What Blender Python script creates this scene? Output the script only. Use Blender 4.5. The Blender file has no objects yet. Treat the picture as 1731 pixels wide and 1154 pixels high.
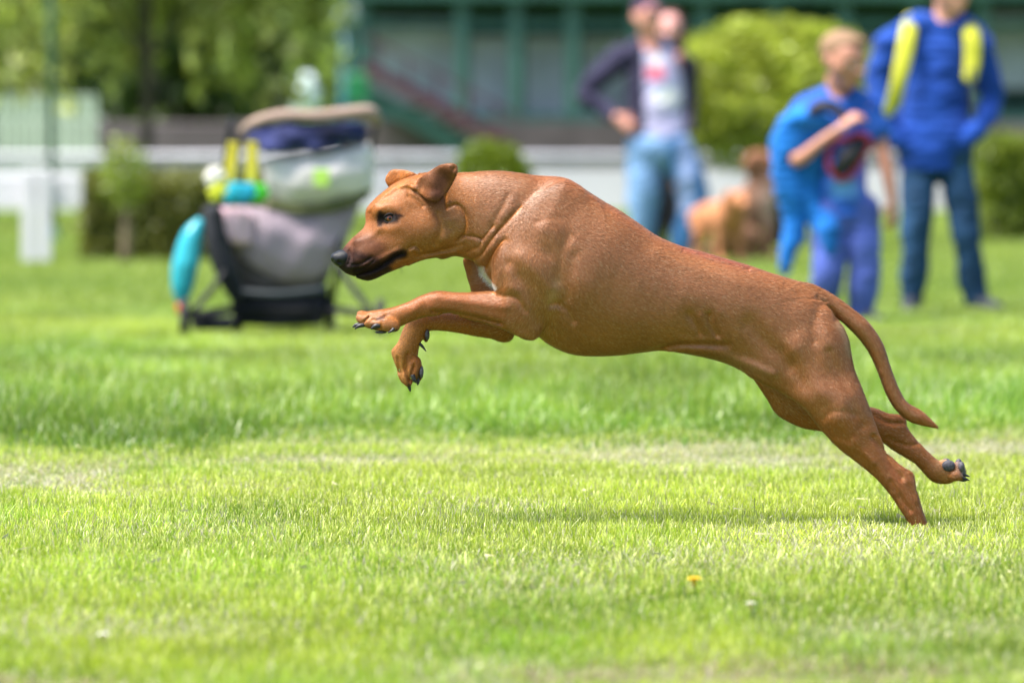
import bpy, math, random, os
import numpy as np
from mathutils import Vector, Matrix

SKIP = set()
scene = bpy.context.scene
COL = scene.collection

# ------------------------------------------------------------------ camera, light, exposure
FPX = 9960.0            # focal length in photo pixels (photo is 1731 x 1154)
CAMH = 0.80
HOR = 228.0
PITCH = math.atan((577.0 - HOR) / FPX)
cd = bpy.data.cameras.new('camera')
cam = bpy.data.objects.new('camera', cd)
COL.objects.link(cam)
cam.location = (0, 0, CAMH)
cam.rotation_euler = (math.pi / 2 - PITCH, 0, 0)
cd.sensor_width = 36.0
cd.lens = FPX / 1731.0 * 36.0
cd.clip_start = 0.5
cd.clip_end = 1000
cd.dof.use_dof = True
cd.dof.focus_distance = 11.93
cd.dof.aperture_fstop = 3.9
cd.dof.aperture_blades = 0
scene.camera = cam

SUN_ELEV = math.radians(64)
SUN_AZ = math.radians(-112)       # seen from above: 0 = straight beyond the dog, negative = left
w = bpy.data.worlds.new('World')
scene.world = w
w.use_nodes = True
nt = w.node_tree
nt.nodes.clear()
wo = nt.nodes.new('ShaderNodeOutputWorld')
bg = nt.nodes.new('ShaderNodeBackground')
sky = nt.nodes.new('ShaderNodeTexSky')
sky.sky_type = 'NISHITA'
sky.sun_disc = False
sky.sun_elevation = SUN_ELEV
sky.sun_rotation = SUN_AZ
sky.air_density = 1.0
sky.dust_density = 1.6
sky.ozone_density = 0.5
bg.inputs['Strength'].default_value = 0.10
nt.links.new(sky.outputs[0], bg.inputs[0])
nt.links.new(bg.outputs[0], wo.inputs[0])

sl = bpy.data.lights.new('sun', 'SUN')
sl.energy = 4.5
sl.angle = math.radians(28)
sl.color = (1.0, 0.945, 0.85)
so = bpy.data.objects.new('sun', sl)
COL.objects.link(so)
sd = Vector((math.sin(SUN_AZ) * math.cos(SUN_ELEV), math.cos(SUN_AZ) * math.cos(SUN_ELEV), math.sin(SUN_ELEV)))
so.rotation_euler = sd.to_track_quat('Z', 'Y').to_euler()
so.location = (-6, 10, 20)

scene.view_settings.view_transform = 'Standard'
scene.view_settings.look = 'None'
scene.view_settings.exposure = 1.5
scene.view_settings.gamma = 1.0
scene.view_settings.use_curve_mapping = False
scene.render.engine = 'CYCLES'
scene.cycles.use_denoising = True
scene.cycles.max_bounces = 6
scene.cycles.transparent_max_bounces = 6

# ------------------------------------------------------------------ small helpers
def ray(px, py):
    x = (px - 865.5) / FPX
    y = (577.0 - py) / FPX
    cp, sp = math.cos(PITCH), math.sin(PITCH)
    return Vector((x, cp + y * sp, -sp + y * cp))

def at(px, py, Y):
    """world point that stands Y metres away at a photo pixel"""
    r = ray(px, py)
    return Vector((0, 0, CAMH)) + r * (Y / r.y)

def gx(px, Y):
    return (px - 865.5) / FPX * Y

def tag(o, label=None, cat=None, group=None, kind=None):
    if label: o['label'] = label
    if cat: o['category'] = cat
    if group: o['group'] = group
    if kind: o['kind'] = kind
    return o

def empty(name, loc, rz=0.0):
    o = bpy.data.objects.new(name, None)
    o.empty_display_size = 0.1
    o.location = loc
    o.rotation_euler = (0, 0, rz)
    COL.objects.link(o)
    return o

def S(r, g, b):
    """sRGB 0-255 to linear"""
    def f(c):
        c /= 255.0
        return c / 12.92 if c <= 0.04045 else ((c + 0.055) / 1.055) ** 2.4
    return (f(r), f(g), f(b), 1.0)

def mesh_np(name, verts, faces, mat=None, parent=None, smooth=True, cols=None, attrs=None):
    """verts (n,3); faces: (m,k) array or list of such arrays with different k"""
    if not isinstance(faces, list):
        faces = [faces]
    faces = [np.asarray(f, dtype=np.int32) for f in faces if len(f)]
    me = bpy.data.meshes.new(name)
    nv = len(verts)
    me.vertices.add(nv)
    me.vertices.foreach_set('co', np.asarray(verts, dtype=np.float32).ravel())
    nl = sum(f.size for f in faces)
    npoly = sum(len(f) for f in faces)
    me.loops.add(nl)
    me.loops.foreach_set('vertex_index', np.concatenate([f.ravel() for f in faces]))
    me.polygons.add(npoly)
    tot = np.concatenate([np.full(len(f), f.shape[1], dtype=np.int32) for f in faces])
    start = np.concatenate([[0], np.cumsum(tot)[:-1]]).astype(np.int32)
    me.polygons.foreach_set('loop_start', start)
    me.polygons.foreach_set('loop_total', tot)
    if smooth:
        me.polygons.foreach_set('use_smooth', np.ones(npoly, dtype=bool))
    me.update(calc_edges=True)
    if cols is not None:
        a = me.color_attributes.new('col', 'FLOAT_COLOR', 'POINT')
        c = np.ones((nv, 4), dtype=np.float32)
        c[:, :cols.shape[1]] = cols
        a.data.foreach_set('color', c.ravel())
    if attrs:
        for k, v in attrs.items():
            a = me.attributes.new(k, 'FLOAT_VECTOR', 'POINT')
            a.data.foreach_set('vector', np.asarray(v, dtype=np.float32).ravel())
    if mat: me.materials.append(mat)
    o = bpy.data.objects.new(name, me)
    COL.objects.link(o)
    if parent: o.parent = parent
    return o

# ------------------------------------------------------------------ materials
def new_mat(name):
    m = bpy.data.materials.new(name)
    m.use_nodes = True
    n = m.node_tree
    return m, n, n.nodes['Principled BSDF']

def mat(name, col, rough=0.7, var=0.12, scale=30.0, bump=0.0, metal=0.0, spec=0.4, sheen=0.0, bscale=None):
    m, n, p = new_mat(name)
    tc = n.nodes.new('ShaderNodeTexCoord')
    nz = n.nodes.new('ShaderNodeTexNoise')
    nz.inputs['Scale'].default_value = scale
    nz.inputs['Detail'].default_value = 5
    n.links.new(tc.outputs['Object'], nz.inputs['Vector'])
    mr = n.nodes.new('ShaderNodeMapRange')
    mr.inputs['From Min'].default_value = 0.3
    mr.inputs['From Max'].default_value = 0.7
    mr.inputs['To Min'].default_value = 1 - var
    mr.inputs['To Max'].default_value = 1 + var
    n.links.new(nz.outputs[0], mr.inputs['Value'])
    mx = n.nodes.new('ShaderNodeVectorMath')
    mx.operation = 'SCALE'
    mx.inputs[0].default_value = col[:3]
    n.links.new(mr.outputs[0], mx.inputs['Scale'])
    n.links.new(mx.outputs[0], p.inputs['Base Color'])
    p.inputs['Roughness'].default_value = rough
    p.inputs['Metallic'].default_value = metal
    p.inputs['Specular IOR Level'].default_value = spec
    if sheen:
        p.inputs['Sheen Weight'].default_value = sheen
    if bump:
        b = n.nodes.new('ShaderNodeBump')
        b.inputs['Strength'].default_value = 0.6
        b.inputs['Distance'].default_value = bump
        nb = n.nodes.new('ShaderNodeTexNoise')
        nb.inputs['Scale'].default_value = bscale or scale
        nb.inputs['Detail'].default_value = 6
        n.links.new(tc.outputs['Object'], nb.inputs['Vector'])
        n.links.new(nb.outputs[0], b.inputs['Height'])
        n.links.new(b.outputs[0], p.inputs['Normal'])
    return m

# ------------------------------------------------------------------ implicit surfaces on a grid
def surface_nets(D, org, step):
    ins = D < 0
    a = ins[:-1, :-1, :-1]
    cnt = np.zeros(a.shape, dtype=np.int8)
    for i in (0, 1):
        for j in (0, 1):
            for k in (0, 1):
                cnt += ins[i:ins.shape[0] - 1 + i, j:ins.shape[1] - 1 + j, k:ins.shape[2] - 1 + k]
    act = (cnt > 0) & (cnt < 8)
    idx = np.argwhere(act)
    n = len(idx)
    vid = np.full(act.shape, -1, dtype=np.int32)
    vid[act] = np.arange(n, dtype=np.int32)
    corners = [(i, j, k) for i in (0, 1) for j in (0, 1) for k in (0, 1)]
    vals = {c: D[idx[:, 0] + c[0], idx[:, 1] + c[1], idx[:, 2] + c[2]].astype(np.float64) for c in corners}
    acc = np.zeros((n, 3)); num = np.zeros(n)
    for c in corners:
        for ax in range(3):
            if c[ax] == 0:
                e = list(c); e[ax] = 1; e = tuple(e)
                va, vb = vals[c], vals[e]
                m = (va < 0) != (vb < 0)
                den = np.where(m, va - vb, 1.0)
                t = np.where(m, va / den, 0)
                for q in range(3):
                    acc[:, q] += np.where(m, c[q] + (t if q == ax else 0), 0)
                num += m
    P = idx + acc / num[:, None]
    V = np.asarray(org) + P * step
    quads = []
    for ax in range(3):
        sl0 = [slice(None)] * 3; sl1 = [slice(None)] * 3
        sl0[ax] = slice(0, -1); sl1[ax] = slice(1, None)
        s0 = ins[tuple(sl0)]; s1 = ins[tuple(sl1)]
        ch = s0 != s1
        e = np.argwhere(ch)
        b, c = [q for q in range(3) if q != ax]
        ok = (e[:, b] > 0) & (e[:, c] > 0) & (e[:, b] < D.shape[b] - 1) & (e[:, c] < D.shape[c] - 1)
        e = e[ok]
        flip = s0[e[:, 0], e[:, 1], e[:, 2]]
        def vv(db, dc):
            q = e.copy(); q[:, b] -= db; q[:, c] -= dc
            return vid[q[:, 0], q[:, 1], q[:, 2]]
        q = np.stack([vv(1, 1), vv(0, 1), vv(0, 0), vv(1, 0)], axis=1)
        if ax == 1: flip = ~flip
        q[~flip] = q[~flip][:, ::-1]
        quads.append(q)
    Q = np.concatenate(quads)
    return V, Q

def smin(a, b, k):
    if k <= 0: return np.minimum(a, b)
    h = np.maximum(k - np.abs(a - b), 0) / k
    return np.minimum(a, b) - h * h * k * 0.25

def catmull(P, n=6, closed=False):
    P = np.asarray(P, dtype=float)
    N = len(P); out = []
    rng = range(N if closed else N - 1)
    for i in rng:
        if closed:
            p0, p1, p2, p3 = P[(i - 1) % N], P[i], P[(i + 1) % N], P[(i + 2) % N]
        else:
            p0, p1, p2, p3 = P[max(i - 1, 0)], P[i], P[i + 1], P[min(i + 2, N - 1)]
        for q in range(n):
            t = q / n
            out.append(0.5 * ((2 * p1) + (-p0 + p2) * t + (2 * p0 - 5 * p1 + 4 * p2 - p3) * t * t + (-p0 + 3 * p1 - 3 * p2 + p3) * t ** 3))
    if not closed: out.append(P[-1])
    return np.array(out)

class Field:
    """signed field on a grid; x,y,z axes; smooth unions of shapes evaluated only where they matter"""
    def __init__(s, lo, hi, step, far=None):
        s.lo = np.array(lo, float); s.step = step
        s.n = np.ceil((np.array(hi, float) - s.lo) / step).astype(int) + 1
        s.far = far or step * 12
        s.D = np.full(tuple(s.n), s.far, dtype=np.float32)
        s.ax = [(s.lo[i] + np.arange(s.n[i]) * step).astype(np.float32) for i in range(3)]
    def box(s, lo, hi):
        a = np.clip(np.floor((np.array(lo) - s.lo) / s.step).astype(int), 0, s.n)
        b = np.clip(np.ceil((np.array(hi) - s.lo) / s.step).astype(int) + 1, 0, s.n)
        return tuple(slice(int(p), int(q)) for p, q in zip(a, b))
    def grid(s, sl):
        return (s.ax[0][sl[0]][:, None, None], s.ax[1][sl[1]][None, :, None], s.ax[2][sl[2]][None, None, :])
    def union(s, sl, d, k=0, sub=False):
        cur = s.D[sl]
        if sub:
            s.D[sl] = -smin(-cur, d, k)
        else:
            s.D[sl] = smin(cur, d, k)
    def ell(s, c, r, k=0, ang=0.0, axis=2, sub=False):
        """ellipsoid; ang turns it about `axis`"""
        c = np.array(c, float); r = np.array(r, float)
        m = max(r) + s.far
        sl = s.box(c - m, c + m)
        if any(q.start >= q.stop for q in sl): return
        g = list(s.grid(sl))
        g = [g[i] - c[i] for i in range(3)]
        if ang:
            i, j = [q for q in range(3) if q != axis]
            ca, sa = math.cos(ang), math.sin(ang)
            gi = g[i] * ca + g[j] * sa; gj = -g[i] * sa + g[j] * ca
            g[i], g[j] = gi, gj
        k0 = np.sqrt((g[0] / r[0]) ** 2 + (g[1] / r[1]) ** 2 + (g[2] / r[2]) ** 2) + 1e-6
        k1 = np.sqrt((g[0] / r[0] ** 2) ** 2 + (g[1] / r[1] ** 2) ** 2 + (g[2] / r[2] ** 2) ** 2) + 1e-9
        d = np.clip(k0 * (k0 - 1) / k1, -1e3, s.far)
        s.union(sl, d, k, sub)
    def chain(s, nodes, k=0, sub_n=4, spline=True, sub=False, flat=None):
        """nodes (x,y,z,r) - tapered tube with round joints. flat=(axis vector, ratio) squashes it along a direction"""
        P = np.asarray(nodes, float)
        if spline and len(P) > 2: P = catmull(P, sub_n)
        rm = P[:, 3].max()
        m = rm * (flat[1] if flat and flat[1] > 1 else 1) + s.far
        sl = s.box(P[:, :3].min(0) - m, P[:, :3].max(0) + m)
        if any(q.start >= q.stop for q in sl): return
        X, Y, Z = s.grid(sl)
        T = np.full((sl[0].stop - sl[0].start, sl[1].stop - sl[1].start, sl[2].stop - sl[2].start), s.far, dtype=np.float32)
        base = np.array([q.start for q in sl])
        for a, b in zip(P[:-1], P[1:]):
            mm = max(a[3], b[3]) * (flat[1] if flat and flat[1] > 1 else 1) + s.far
            s2 = s.box(np.minimum(a[:3], b[:3]) - mm, np.maximum(a[:3], b[:3]) + mm)
            if any(q.start >= q.stop for q in s2): continue
            X, Y, Z = s.grid(s2)
            d0 = b[:3] - a[:3]
            L2 = float(d0 @ d0) + 1e-12
            dx, dy, dz = X - a[0], Y - a[1], Z - a[2]
            t = np.clip((dx * d0[0] + dy * d0[1] + dz * d0[2]) / L2, 0, 1)
            ex, ey, ez = dx - t * d0[0], dy - t * d0[1], dz - t * d0[2]
            r = a[3] + t * (b[3] - a[3])
            if flat:
                f = np.asarray(flat[0], float); f = f / np.linalg.norm(f)
                dd = ex * f[0] + ey * f[1] + ez * f[2]
                e2 = ex * ex + ey * ey + ez * ez - dd * dd
                dist = np.sqrt(np.maximum(e2, 0) + (dd / flat[1]) ** 2)
                d = (dist - r) * min(1, flat[1])
            else:
                d = np.sqrt(ex * ex + ey * ey + ez * ez) - r
            loc = tuple(slice(q.start - o, q.stop - o) for q, o in zip(s2, base))
            T[loc] = np.minimum(T[loc], d)
        s.union(sl, T, k, sub)
    def mesh(s):
        return surface_nets(s.D, s.lo, s.step)

def box_blur(A, r):
    if r < 1: return A
    for ax in (0, 1):
        pad = [(0, 0), (0, 0)]; pad[ax] = (r + 1, r)
        c = np.cumsum(np.pad(A, pad, mode='edge'), axis=ax)
        if ax == 0: A = (c[2 * r + 1:, :] - c[:-2 * r - 1, :]) / (2 * r + 1)
        else: A = (c[:, 2 * r + 1:] - c[:, :-2 * r - 1]) / (2 * r + 1)
    return A

def seg_dist(U, V, P, closed=False):
    """distance from grid points to a polyline"""
    best = np.full(np.broadcast(U, V).shape, 1e9, dtype=np.float32)
    n = len(P)
    for i in range(n if closed else n - 1):
        a = P[i]; b = P[(i + 1) % n]
        dx, dy = b[0] - a[0], b[1] - a[1]
        L2 = dx * dx + dy * dy + 1e-9
        t = np.clip(((U - a[0]) * dx + (V - a[1]) * dy) / L2, 0, 1)
        d = (U - a[0] - t * dx) ** 2 + (V - a[1] - t * dy) ** 2
        best = np.minimum(best, d)
    return np.sqrt(best)

def inside(U, V, P):
    r = np.zeros(np.broadcast(U, V).shape, dtype=bool)
    n = len(P)
    for i in range(n):
        x1, y1 = P[i]; x2, y2 = P[(i + 1) % n]
        if y1 == y2: continue
        c = ((y1 > V) != (y2 > V)) & (U < (x2 - x1) * (V - y1) / (y2 - y1) + x1)
        r ^= c
    return r

def poisson(mask, h, levels=3):
    """solve lap(phi) = -2 inside mask, 0 outside, by coarse to fine relaxation"""
    def solve(m, hh, phi, it):
        m = m.astype(np.float32)
        nx, ny = m.shape
        ii, jj = np.indices(m.shape)
        red = ((ii + jj) % 2 == 0)
        om = 1.9
        mr = m * red; mb = m * (~red)
        for _ in range(it):
            for q in (mr, mb):
                p = np.pad(phi, 1)
                nb = (p[:-2, 1:-1] + p[2:, 1:-1] + p[1:-1, :-2] + p[1:-1, 2:] + 2 * hh * hh) * 0.25
                phi = phi + q * om * (nb - phi)
        return phi * m
    ms = [mask]
    for _ in range(levels - 1):
        m = ms[-1]
        m = m[:m.shape[0] // 2 * 2, :m.shape[1] // 2 * 2]
        m = m.reshape(m.shape[0] // 2, 2, m.shape[1] // 2, 2).mean((1, 3)) > 0.5
        ms.append(m)
    phi = np.zeros(ms[-1].shape, np.float32)
    for l in range(levels - 1, -1, -1):
        hh = h * 2 ** l
        phi = solve(ms[l], hh, phi, 140 if l else 120)
        if l:
            up = np.repeat(np.repeat(phi, 2, 0), 2, 1)
            t = ms[l - 1].shape
            q = np.zeros(t, np.float32)
            q[:min(t[0], up.shape[0]), :min(t[1], up.shape[1])] = up[:t[0], :t[1]]
            phi = q
    return phi

def idw(U, V, ctrl, col, p=3.0):
    ctrl = np.asarray(ctrl, float)
    if len(ctrl) == 1:
        return np.full(np.broadcast(U, V).shape, ctrl[0, col], dtype=np.float32)
    num = 0; den = 0
    for c in ctrl:
        wgt = 1.0 / (((U - c[0]) ** 2 + (V - c[1]) ** 2 + 30) ** (p / 2))
        num = num + wgt * c[col]; den = den + wgt
    return (num / den).astype(np.float32)

def inflate(F, poly, ctrl, k=8, n=5, shear=(0.0, 0.0), wref=0.0, smooth=True):
    """rounded volume whose side outline is the polygon. ctrl rows: u, v, thickness ratio, centre depth.
    shear: how far depth moves the section along u and v (a turned head)."""
    P = catmull(poly, n, closed=True) if smooth else np.asarray(poly, float)
    m = 28
    U = F.ax[0]; Vv = F.ax[1]; W = F.ax[2]
    lo = P.min(0) - m; hi = P.max(0) + m
    sx = slice(max(0, int((lo[0] - U[0]) / F.step)), min(len(U), int((hi[0] - U[0]) / F.step) + 2))
    sy = slice(max(0, int((lo[1] - Vv[0]) / F.step)), min(len(Vv), int((hi[1] - Vv[0]) / F.step) + 2))
    u = U[sx][:, None]; v = Vv[sy][None, :]
    ins = inside(u, v, P)
    dist = seg_dist(u, v, P, True)
    e = np.where(ins, dist, -dist)
    phi = poisson(ins, F.step)
    H2 = 1.0 * phi * 1.0
    # phi here solves lap = -2, so a strip gives r^2 - x^2
    ok = ins & (e > F.step * 1.2)
    G = np.where(ok, H2 / np.maximum(e, 0.5), 0)
    num = G; den = ok.astype(np.float32)
    n1 = box_blur(num, 1); d1 = box_blur(den, 1)
    n2 = box_blur(box_blur(num, 4), 4); d2 = box_blur(box_blur(den, 4), 4)
    n3 = box_blur(box_blur(num, 12), 12); d3 = box_blur(box_blur(den, 12), 12)
    Gs = np.where(d1 > 0.5, n1 / np.maximum(d1, 1e-4), np.where(d2 > 1e-2, n2 / np.maximum(d2, 1e-4), n3 / np.maximum(d3, 1e-3)))
    Gs = np.maximum(Gs, 2.0)
    H = (e * Gs)
    H = np.where(ok, H2, H).astype(np.float32)
    H = np.where(e > 6, box_blur(H, 1), H)
    a = idw(u, v, ctrl, 2)
    wc = idw(u, v, ctrl, 3)
    gu, gv = np.gradient(H, F.step)
    g2 = gu * gu + gv * gv
    if shear == (0.0, 0.0):
        w = W[None, None, :] - wc[:, :, None]
        Fv = (w / a[:, :, None]) ** 2 - H[:, :, None]
        d = Fv / np.sqrt(4 * w * w / a[:, :, None] ** 4 + g2[:, :, None] + 4.0)
        d = np.maximum(d, np.where(e < 0, -e * .9, -999)[:, :, None])
        sl = (sx, sy, slice(0, len(W)))
        F.union(sl, np.clip(d, -60, F.far).astype(np.float32), k)
    else:
        T = np.full((H.shape[0], H.shape[1], len(W)), F.far, dtype=np.float32)
        for kz, wz in enumerate(W):
            du = (wz - wref) * shear[0]; dv = (wz - wref) * shear[1]
            def sh(A, fill):
                # sample A at (u - du, v - dv) by bilinear lookup
                iu = np.arange(A.shape[0]) - du / F.step
                iv = np.arange(A.shape[1]) - dv / F.step
                iu = np.clip(iu, 0, A.shape[0] - 1.001); iv = np.clip(iv, 0, A.shape[1] - 1.001)
                i0 = iu.astype(int); j0 = iv.astype(int)
                fu = (iu - i0)[:, None]; fv = (iv - j0)[None, :]
                return (A[i0][:, j0] * (1 - fu) * (1 - fv) + A[i0 + 1][:, j0] * fu * (1 - fv) + A[i0][:, j0 + 1] * (1 - fu) * fv + A[i0 + 1][:, j0 + 1] * fu * fv)
            Hh, aa, ww, gg, ee = sh(H, 0), sh(a, 0), sh(wc, 0), sh(g2, 0), sh(e, 0)
            w = wz - ww
            Fv = (w / aa) ** 2 - Hh
            dd = Fv / np.sqrt(4 * w * w / aa ** 4 + gg + 4.0)
            T[:, :, kz] = np.clip(np.maximum(dd, np.where(ee < 0, -ee * .9, -999)), -60, F.far)
        F.union((sx, sy, slice(0, len(W))), T, k)

# simple parts ------------------------------------------------------
class MB:
    """collects boxes, tubes and lathes into ONE mesh"""
    def __init__(s): s.v = []; s.f = []
    def add(s, vs, fs):
        o = len(s.v); s.v += [tuple(q) for q in vs]; s.f += [tuple(i + o for i in f) for f in fs]
    def box(s, c, d, rz=0.0, bev=0.0, M=None):
        hx, hy, hz = d[0] / 2, d[1] / 2, d[2] / 2
        b = min(bev, hx * .45, hy * .45, hz * .45)
        vs = []; 
        if b <= 0:
            vs = [(x, y, z) for z in (-hz, hz) for y in (-hy, hy) for x in (-hx, hx)]
            fs = [(0, 2, 3, 1), (4, 5, 7, 6), (0, 1, 5, 4), (2, 6, 7, 3), (0, 4, 6, 2), (1, 3, 7, 5)]
        else:
            fs = []
            rings = [(-hz, b), (-hz + b, 0), (hz - b, 0), (hz, b)]
            for z, ins_ in rings:
                x, y = hx - ins_, hy - ins_
                c2 = b * 0.6
                vs += [(-x + c2, -y, z), (x - c2, -y, z), (x, -y + c2, z), (x, y - c2, z), (x - c2, y, z), (-x + c2, y, z), (-x, y - c2, z), (-x, -y + c2, z)]
            for r in range(3):
                for i in range(8):
                    j = (i + 1) % 8
                    fs.append((r * 8 + i, r * 8 + j, r * 8 + 8 + j, r * 8 + 8 + i))
            fs.append(tuple(range(7, -1, -1))); fs.append(tuple(range(24, 32)))
        R = Matrix.Rotation(rz, 3, 'Z') if M is None else M
        s.add([R @ Vector(v) + Vector(c) for v in vs], fs)
    def tube(s, pts, r, n=10, spline=0, cap=True):
        P = np.asarray(pts, float)
        rr = np.full(len(P), r) if np.isscalar(r) else np.asarray(r, float)
        P = np.column_stack([P, rr])
        if spline: P = catmull(P, spline)
        up = None; vs = []
        for i in range(len(P)):
            d = P[min(i + 1, len(P) - 1), :3] - P[max(i - 1, 0), :3]
            d = d / (np.linalg.norm(d) + 1e-9)
            if up is None:
                up = np.array([0, 0, 1.0]) if abs(d[2]) < .9 else np.array([1.0, 0, 0])
            a = up - d * (up @ d); a /= np.linalg.norm(a) + 1e-9; up = a
            b = np.cross(d, a)
            for q in range(n):
                t = 2 * math.pi * q / n
                vs.append(P[i, :3] + (a * math.cos(t) + b * math.sin(t)) * P[i, 3])
        fs = []
        for i in range(len(P) - 1):
            for q in range(n):
                w_ = (q + 1) % n
                fs.append((i * n + q, i * n + w_, (i + 1) * n + w_, (i + 1) * n + q))
        if cap:
            fs.append(tuple(range(n - 1, -1, -1))); fs.append(tuple((len(P) - 1) * n + q for q in range(n)))
        s.add(vs, fs)
    def lathe(s, prof, c, n=20, M=None):
        vs = []
        for (r, z) in prof:
            for q in range(n):
                t = 2 * math.pi * q / n
                v = Vector((r * math.cos(t), r * math.sin(t), z))
                if M is not None: v = M @ v
                vs.append(v + Vector(c))
        fs = []
        for i in range(len(prof) - 1):
            for q in range(n):
                w_ = (q + 1) % n
                fs.append((i * n + q, i * n + w_, (i + 1) * n + w_, (i + 1) * n + q))
        fs.append(tuple(range(n - 1, -1, -1))); fs.append(tuple((len(prof) - 1) * n + q for q in range(n)))
        s.add(vs, fs)
    def build(s, name, m=None, parent=None, smooth=False):
        me = bpy.data.meshes.new(name)
        me.from_pydata([tuple(v) for v in s.v], [], s.f)
        if smooth:
            me.polygons.foreach_set('use_smooth', [True] * len(me.polygons))
        if m: me.materials.append(m)
        o = bpy.data.objects.new(name, me)
        COL.objects.link(o)
        if parent: o.parent = parent
        return o
# ------------------------------------------------------------------ the running dog
DOGY = 12.0
def dog_world(P):
    P = np.asarray(P, float)
    yy = (577.0 - P[:, 1]) / FPX
    cp, sp = math.cos(PITCH), math.sin(PITCH)
    out = np.empty_like(P)
    out[:, 0] = (P[:, 0] - 865.5) / FPX * DOGY
    out[:, 1] = DOGY - P[:, 2] * DOGY / FPX
    out[:, 2] = CAMH + DOGY * (-sp + yy * cp) / (cp + yy * sp)
    return out

def coat_material():
    m, n, p = new_mat('short_red_coat')
    a = n.nodes.new('ShaderNodeAttribute'); a.attribute_name = 'col'
    tc = n.nodes.new('ShaderNodeTexCoord')
    nz = n.nodes.new('ShaderNodeTexNoise'); nz.inputs['Scale'].default_value = 260; nz.inputs['Detail'].default_value = 4
    n.links.new(tc.outputs['Object'], nz.inputs['Vector'])
    mr = n.nodes.new('ShaderNodeMapRange')
    mr.inputs['From Min'].default_value = .35; mr.inputs['From Max'].default_value = .65
    mr.inputs['To Min'].default_value = .7; mr.inputs['To Max'].default_value = 1.25
    n.links.new(nz.outputs[0], mr.inputs['Value'])
    mx = n.nodes.new('ShaderNodeVectorMath'); mx.operation = 'SCALE'
    n.links.new(a.outputs['Color'], mx.inputs[0]); n.links.new(mr.outputs[0], mx.inputs['Scale'])
    n.links.new(mx.outputs[0], p.inputs['Base Color'])
    b = n.nodes.new('ShaderNodeBump'); b.inputs['Strength'].default_value = .5; b.inputs['Distance'].default_value = .0015
    n.links.new(nz.outputs[0], b.inputs['Height']); n.links.new(b.outputs[0], p.inputs['Normal'])
    p.inputs['Roughness'].default_value = .6
    p.inputs['Specular IOR Level'].default_value = .2
    return m

def hair_material():
    m, n, p = new_mat('coat_hair')
    a = n.nodes.new('ShaderNodeAttribute'); a.attribute_name = 'col'
    nr = n.nodes.new('ShaderNodeAttribute'); nr.attribute_name = 'hn'
    n.links.new(a.outputs['Color'], p.inputs['Base Color'])
    n.links.new(nr.outputs['Vector'], p.inputs['Normal'])
    p.inputs['Roughness'].default_value = .52
    ln = n.nodes.new('ShaderNodeVectorMath'); ln.operation = 'LENGTH'
    n.links.new(a.outputs['Color'], ln.inputs[0])
    sm = n.nodes.new('ShaderNodeMapRange'); sm.inputs['From Max'].default_value = .34; sm.inputs['To Min'].default_value = .10; sm.inputs['To Max'].default_value = 1.0
    n.links.new(ln.outputs['Value'], sm.inputs['Value'])
    ml = n.nodes.new('ShaderNodeMath'); ml.operation = 'MULTIPLY'
    n.links.new(sm.outputs[0], ml.inputs[0]); n.links.new(a.outputs['Alpha'], ml.inputs[1]); n.links.new(ml.outputs[0], p.inputs['Specular IOR Level'])
    p.inputs['Sheen Weight'].default_value = .08
    p.inputs['Sheen Roughness'].default_value = .4
    p.inputs['Sheen Tint'].default_value = (1, .8, .6, 1)
    return m

def vnoise3(x, y, z, sc, seed):
    rng = np.random.default_rng(seed)
    T = rng.random((64, 64, 64)).astype(np.float32)
    q = [np.asarray(c) * sc + 500 for c in (x, y, z)]
    i = [np.floor(c).astype(int) for c in q]
    f = [c - k for c, k in zip(q, i)]
    out = 0
    for a in (0, 1):
        for b_ in (0, 1):
            for c_ in (0, 1):
                w_ = (f[0] if a else 1 - f[0]) * (f[1] if b_ else 1 - f[1]) * (f[2] if c_ else 1 - f[2])
                out = out + w_ * T[(i[0] + a) & 63, (i[1] + b_) & 63, (i[2] + c_) & 63]
    return out

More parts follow.
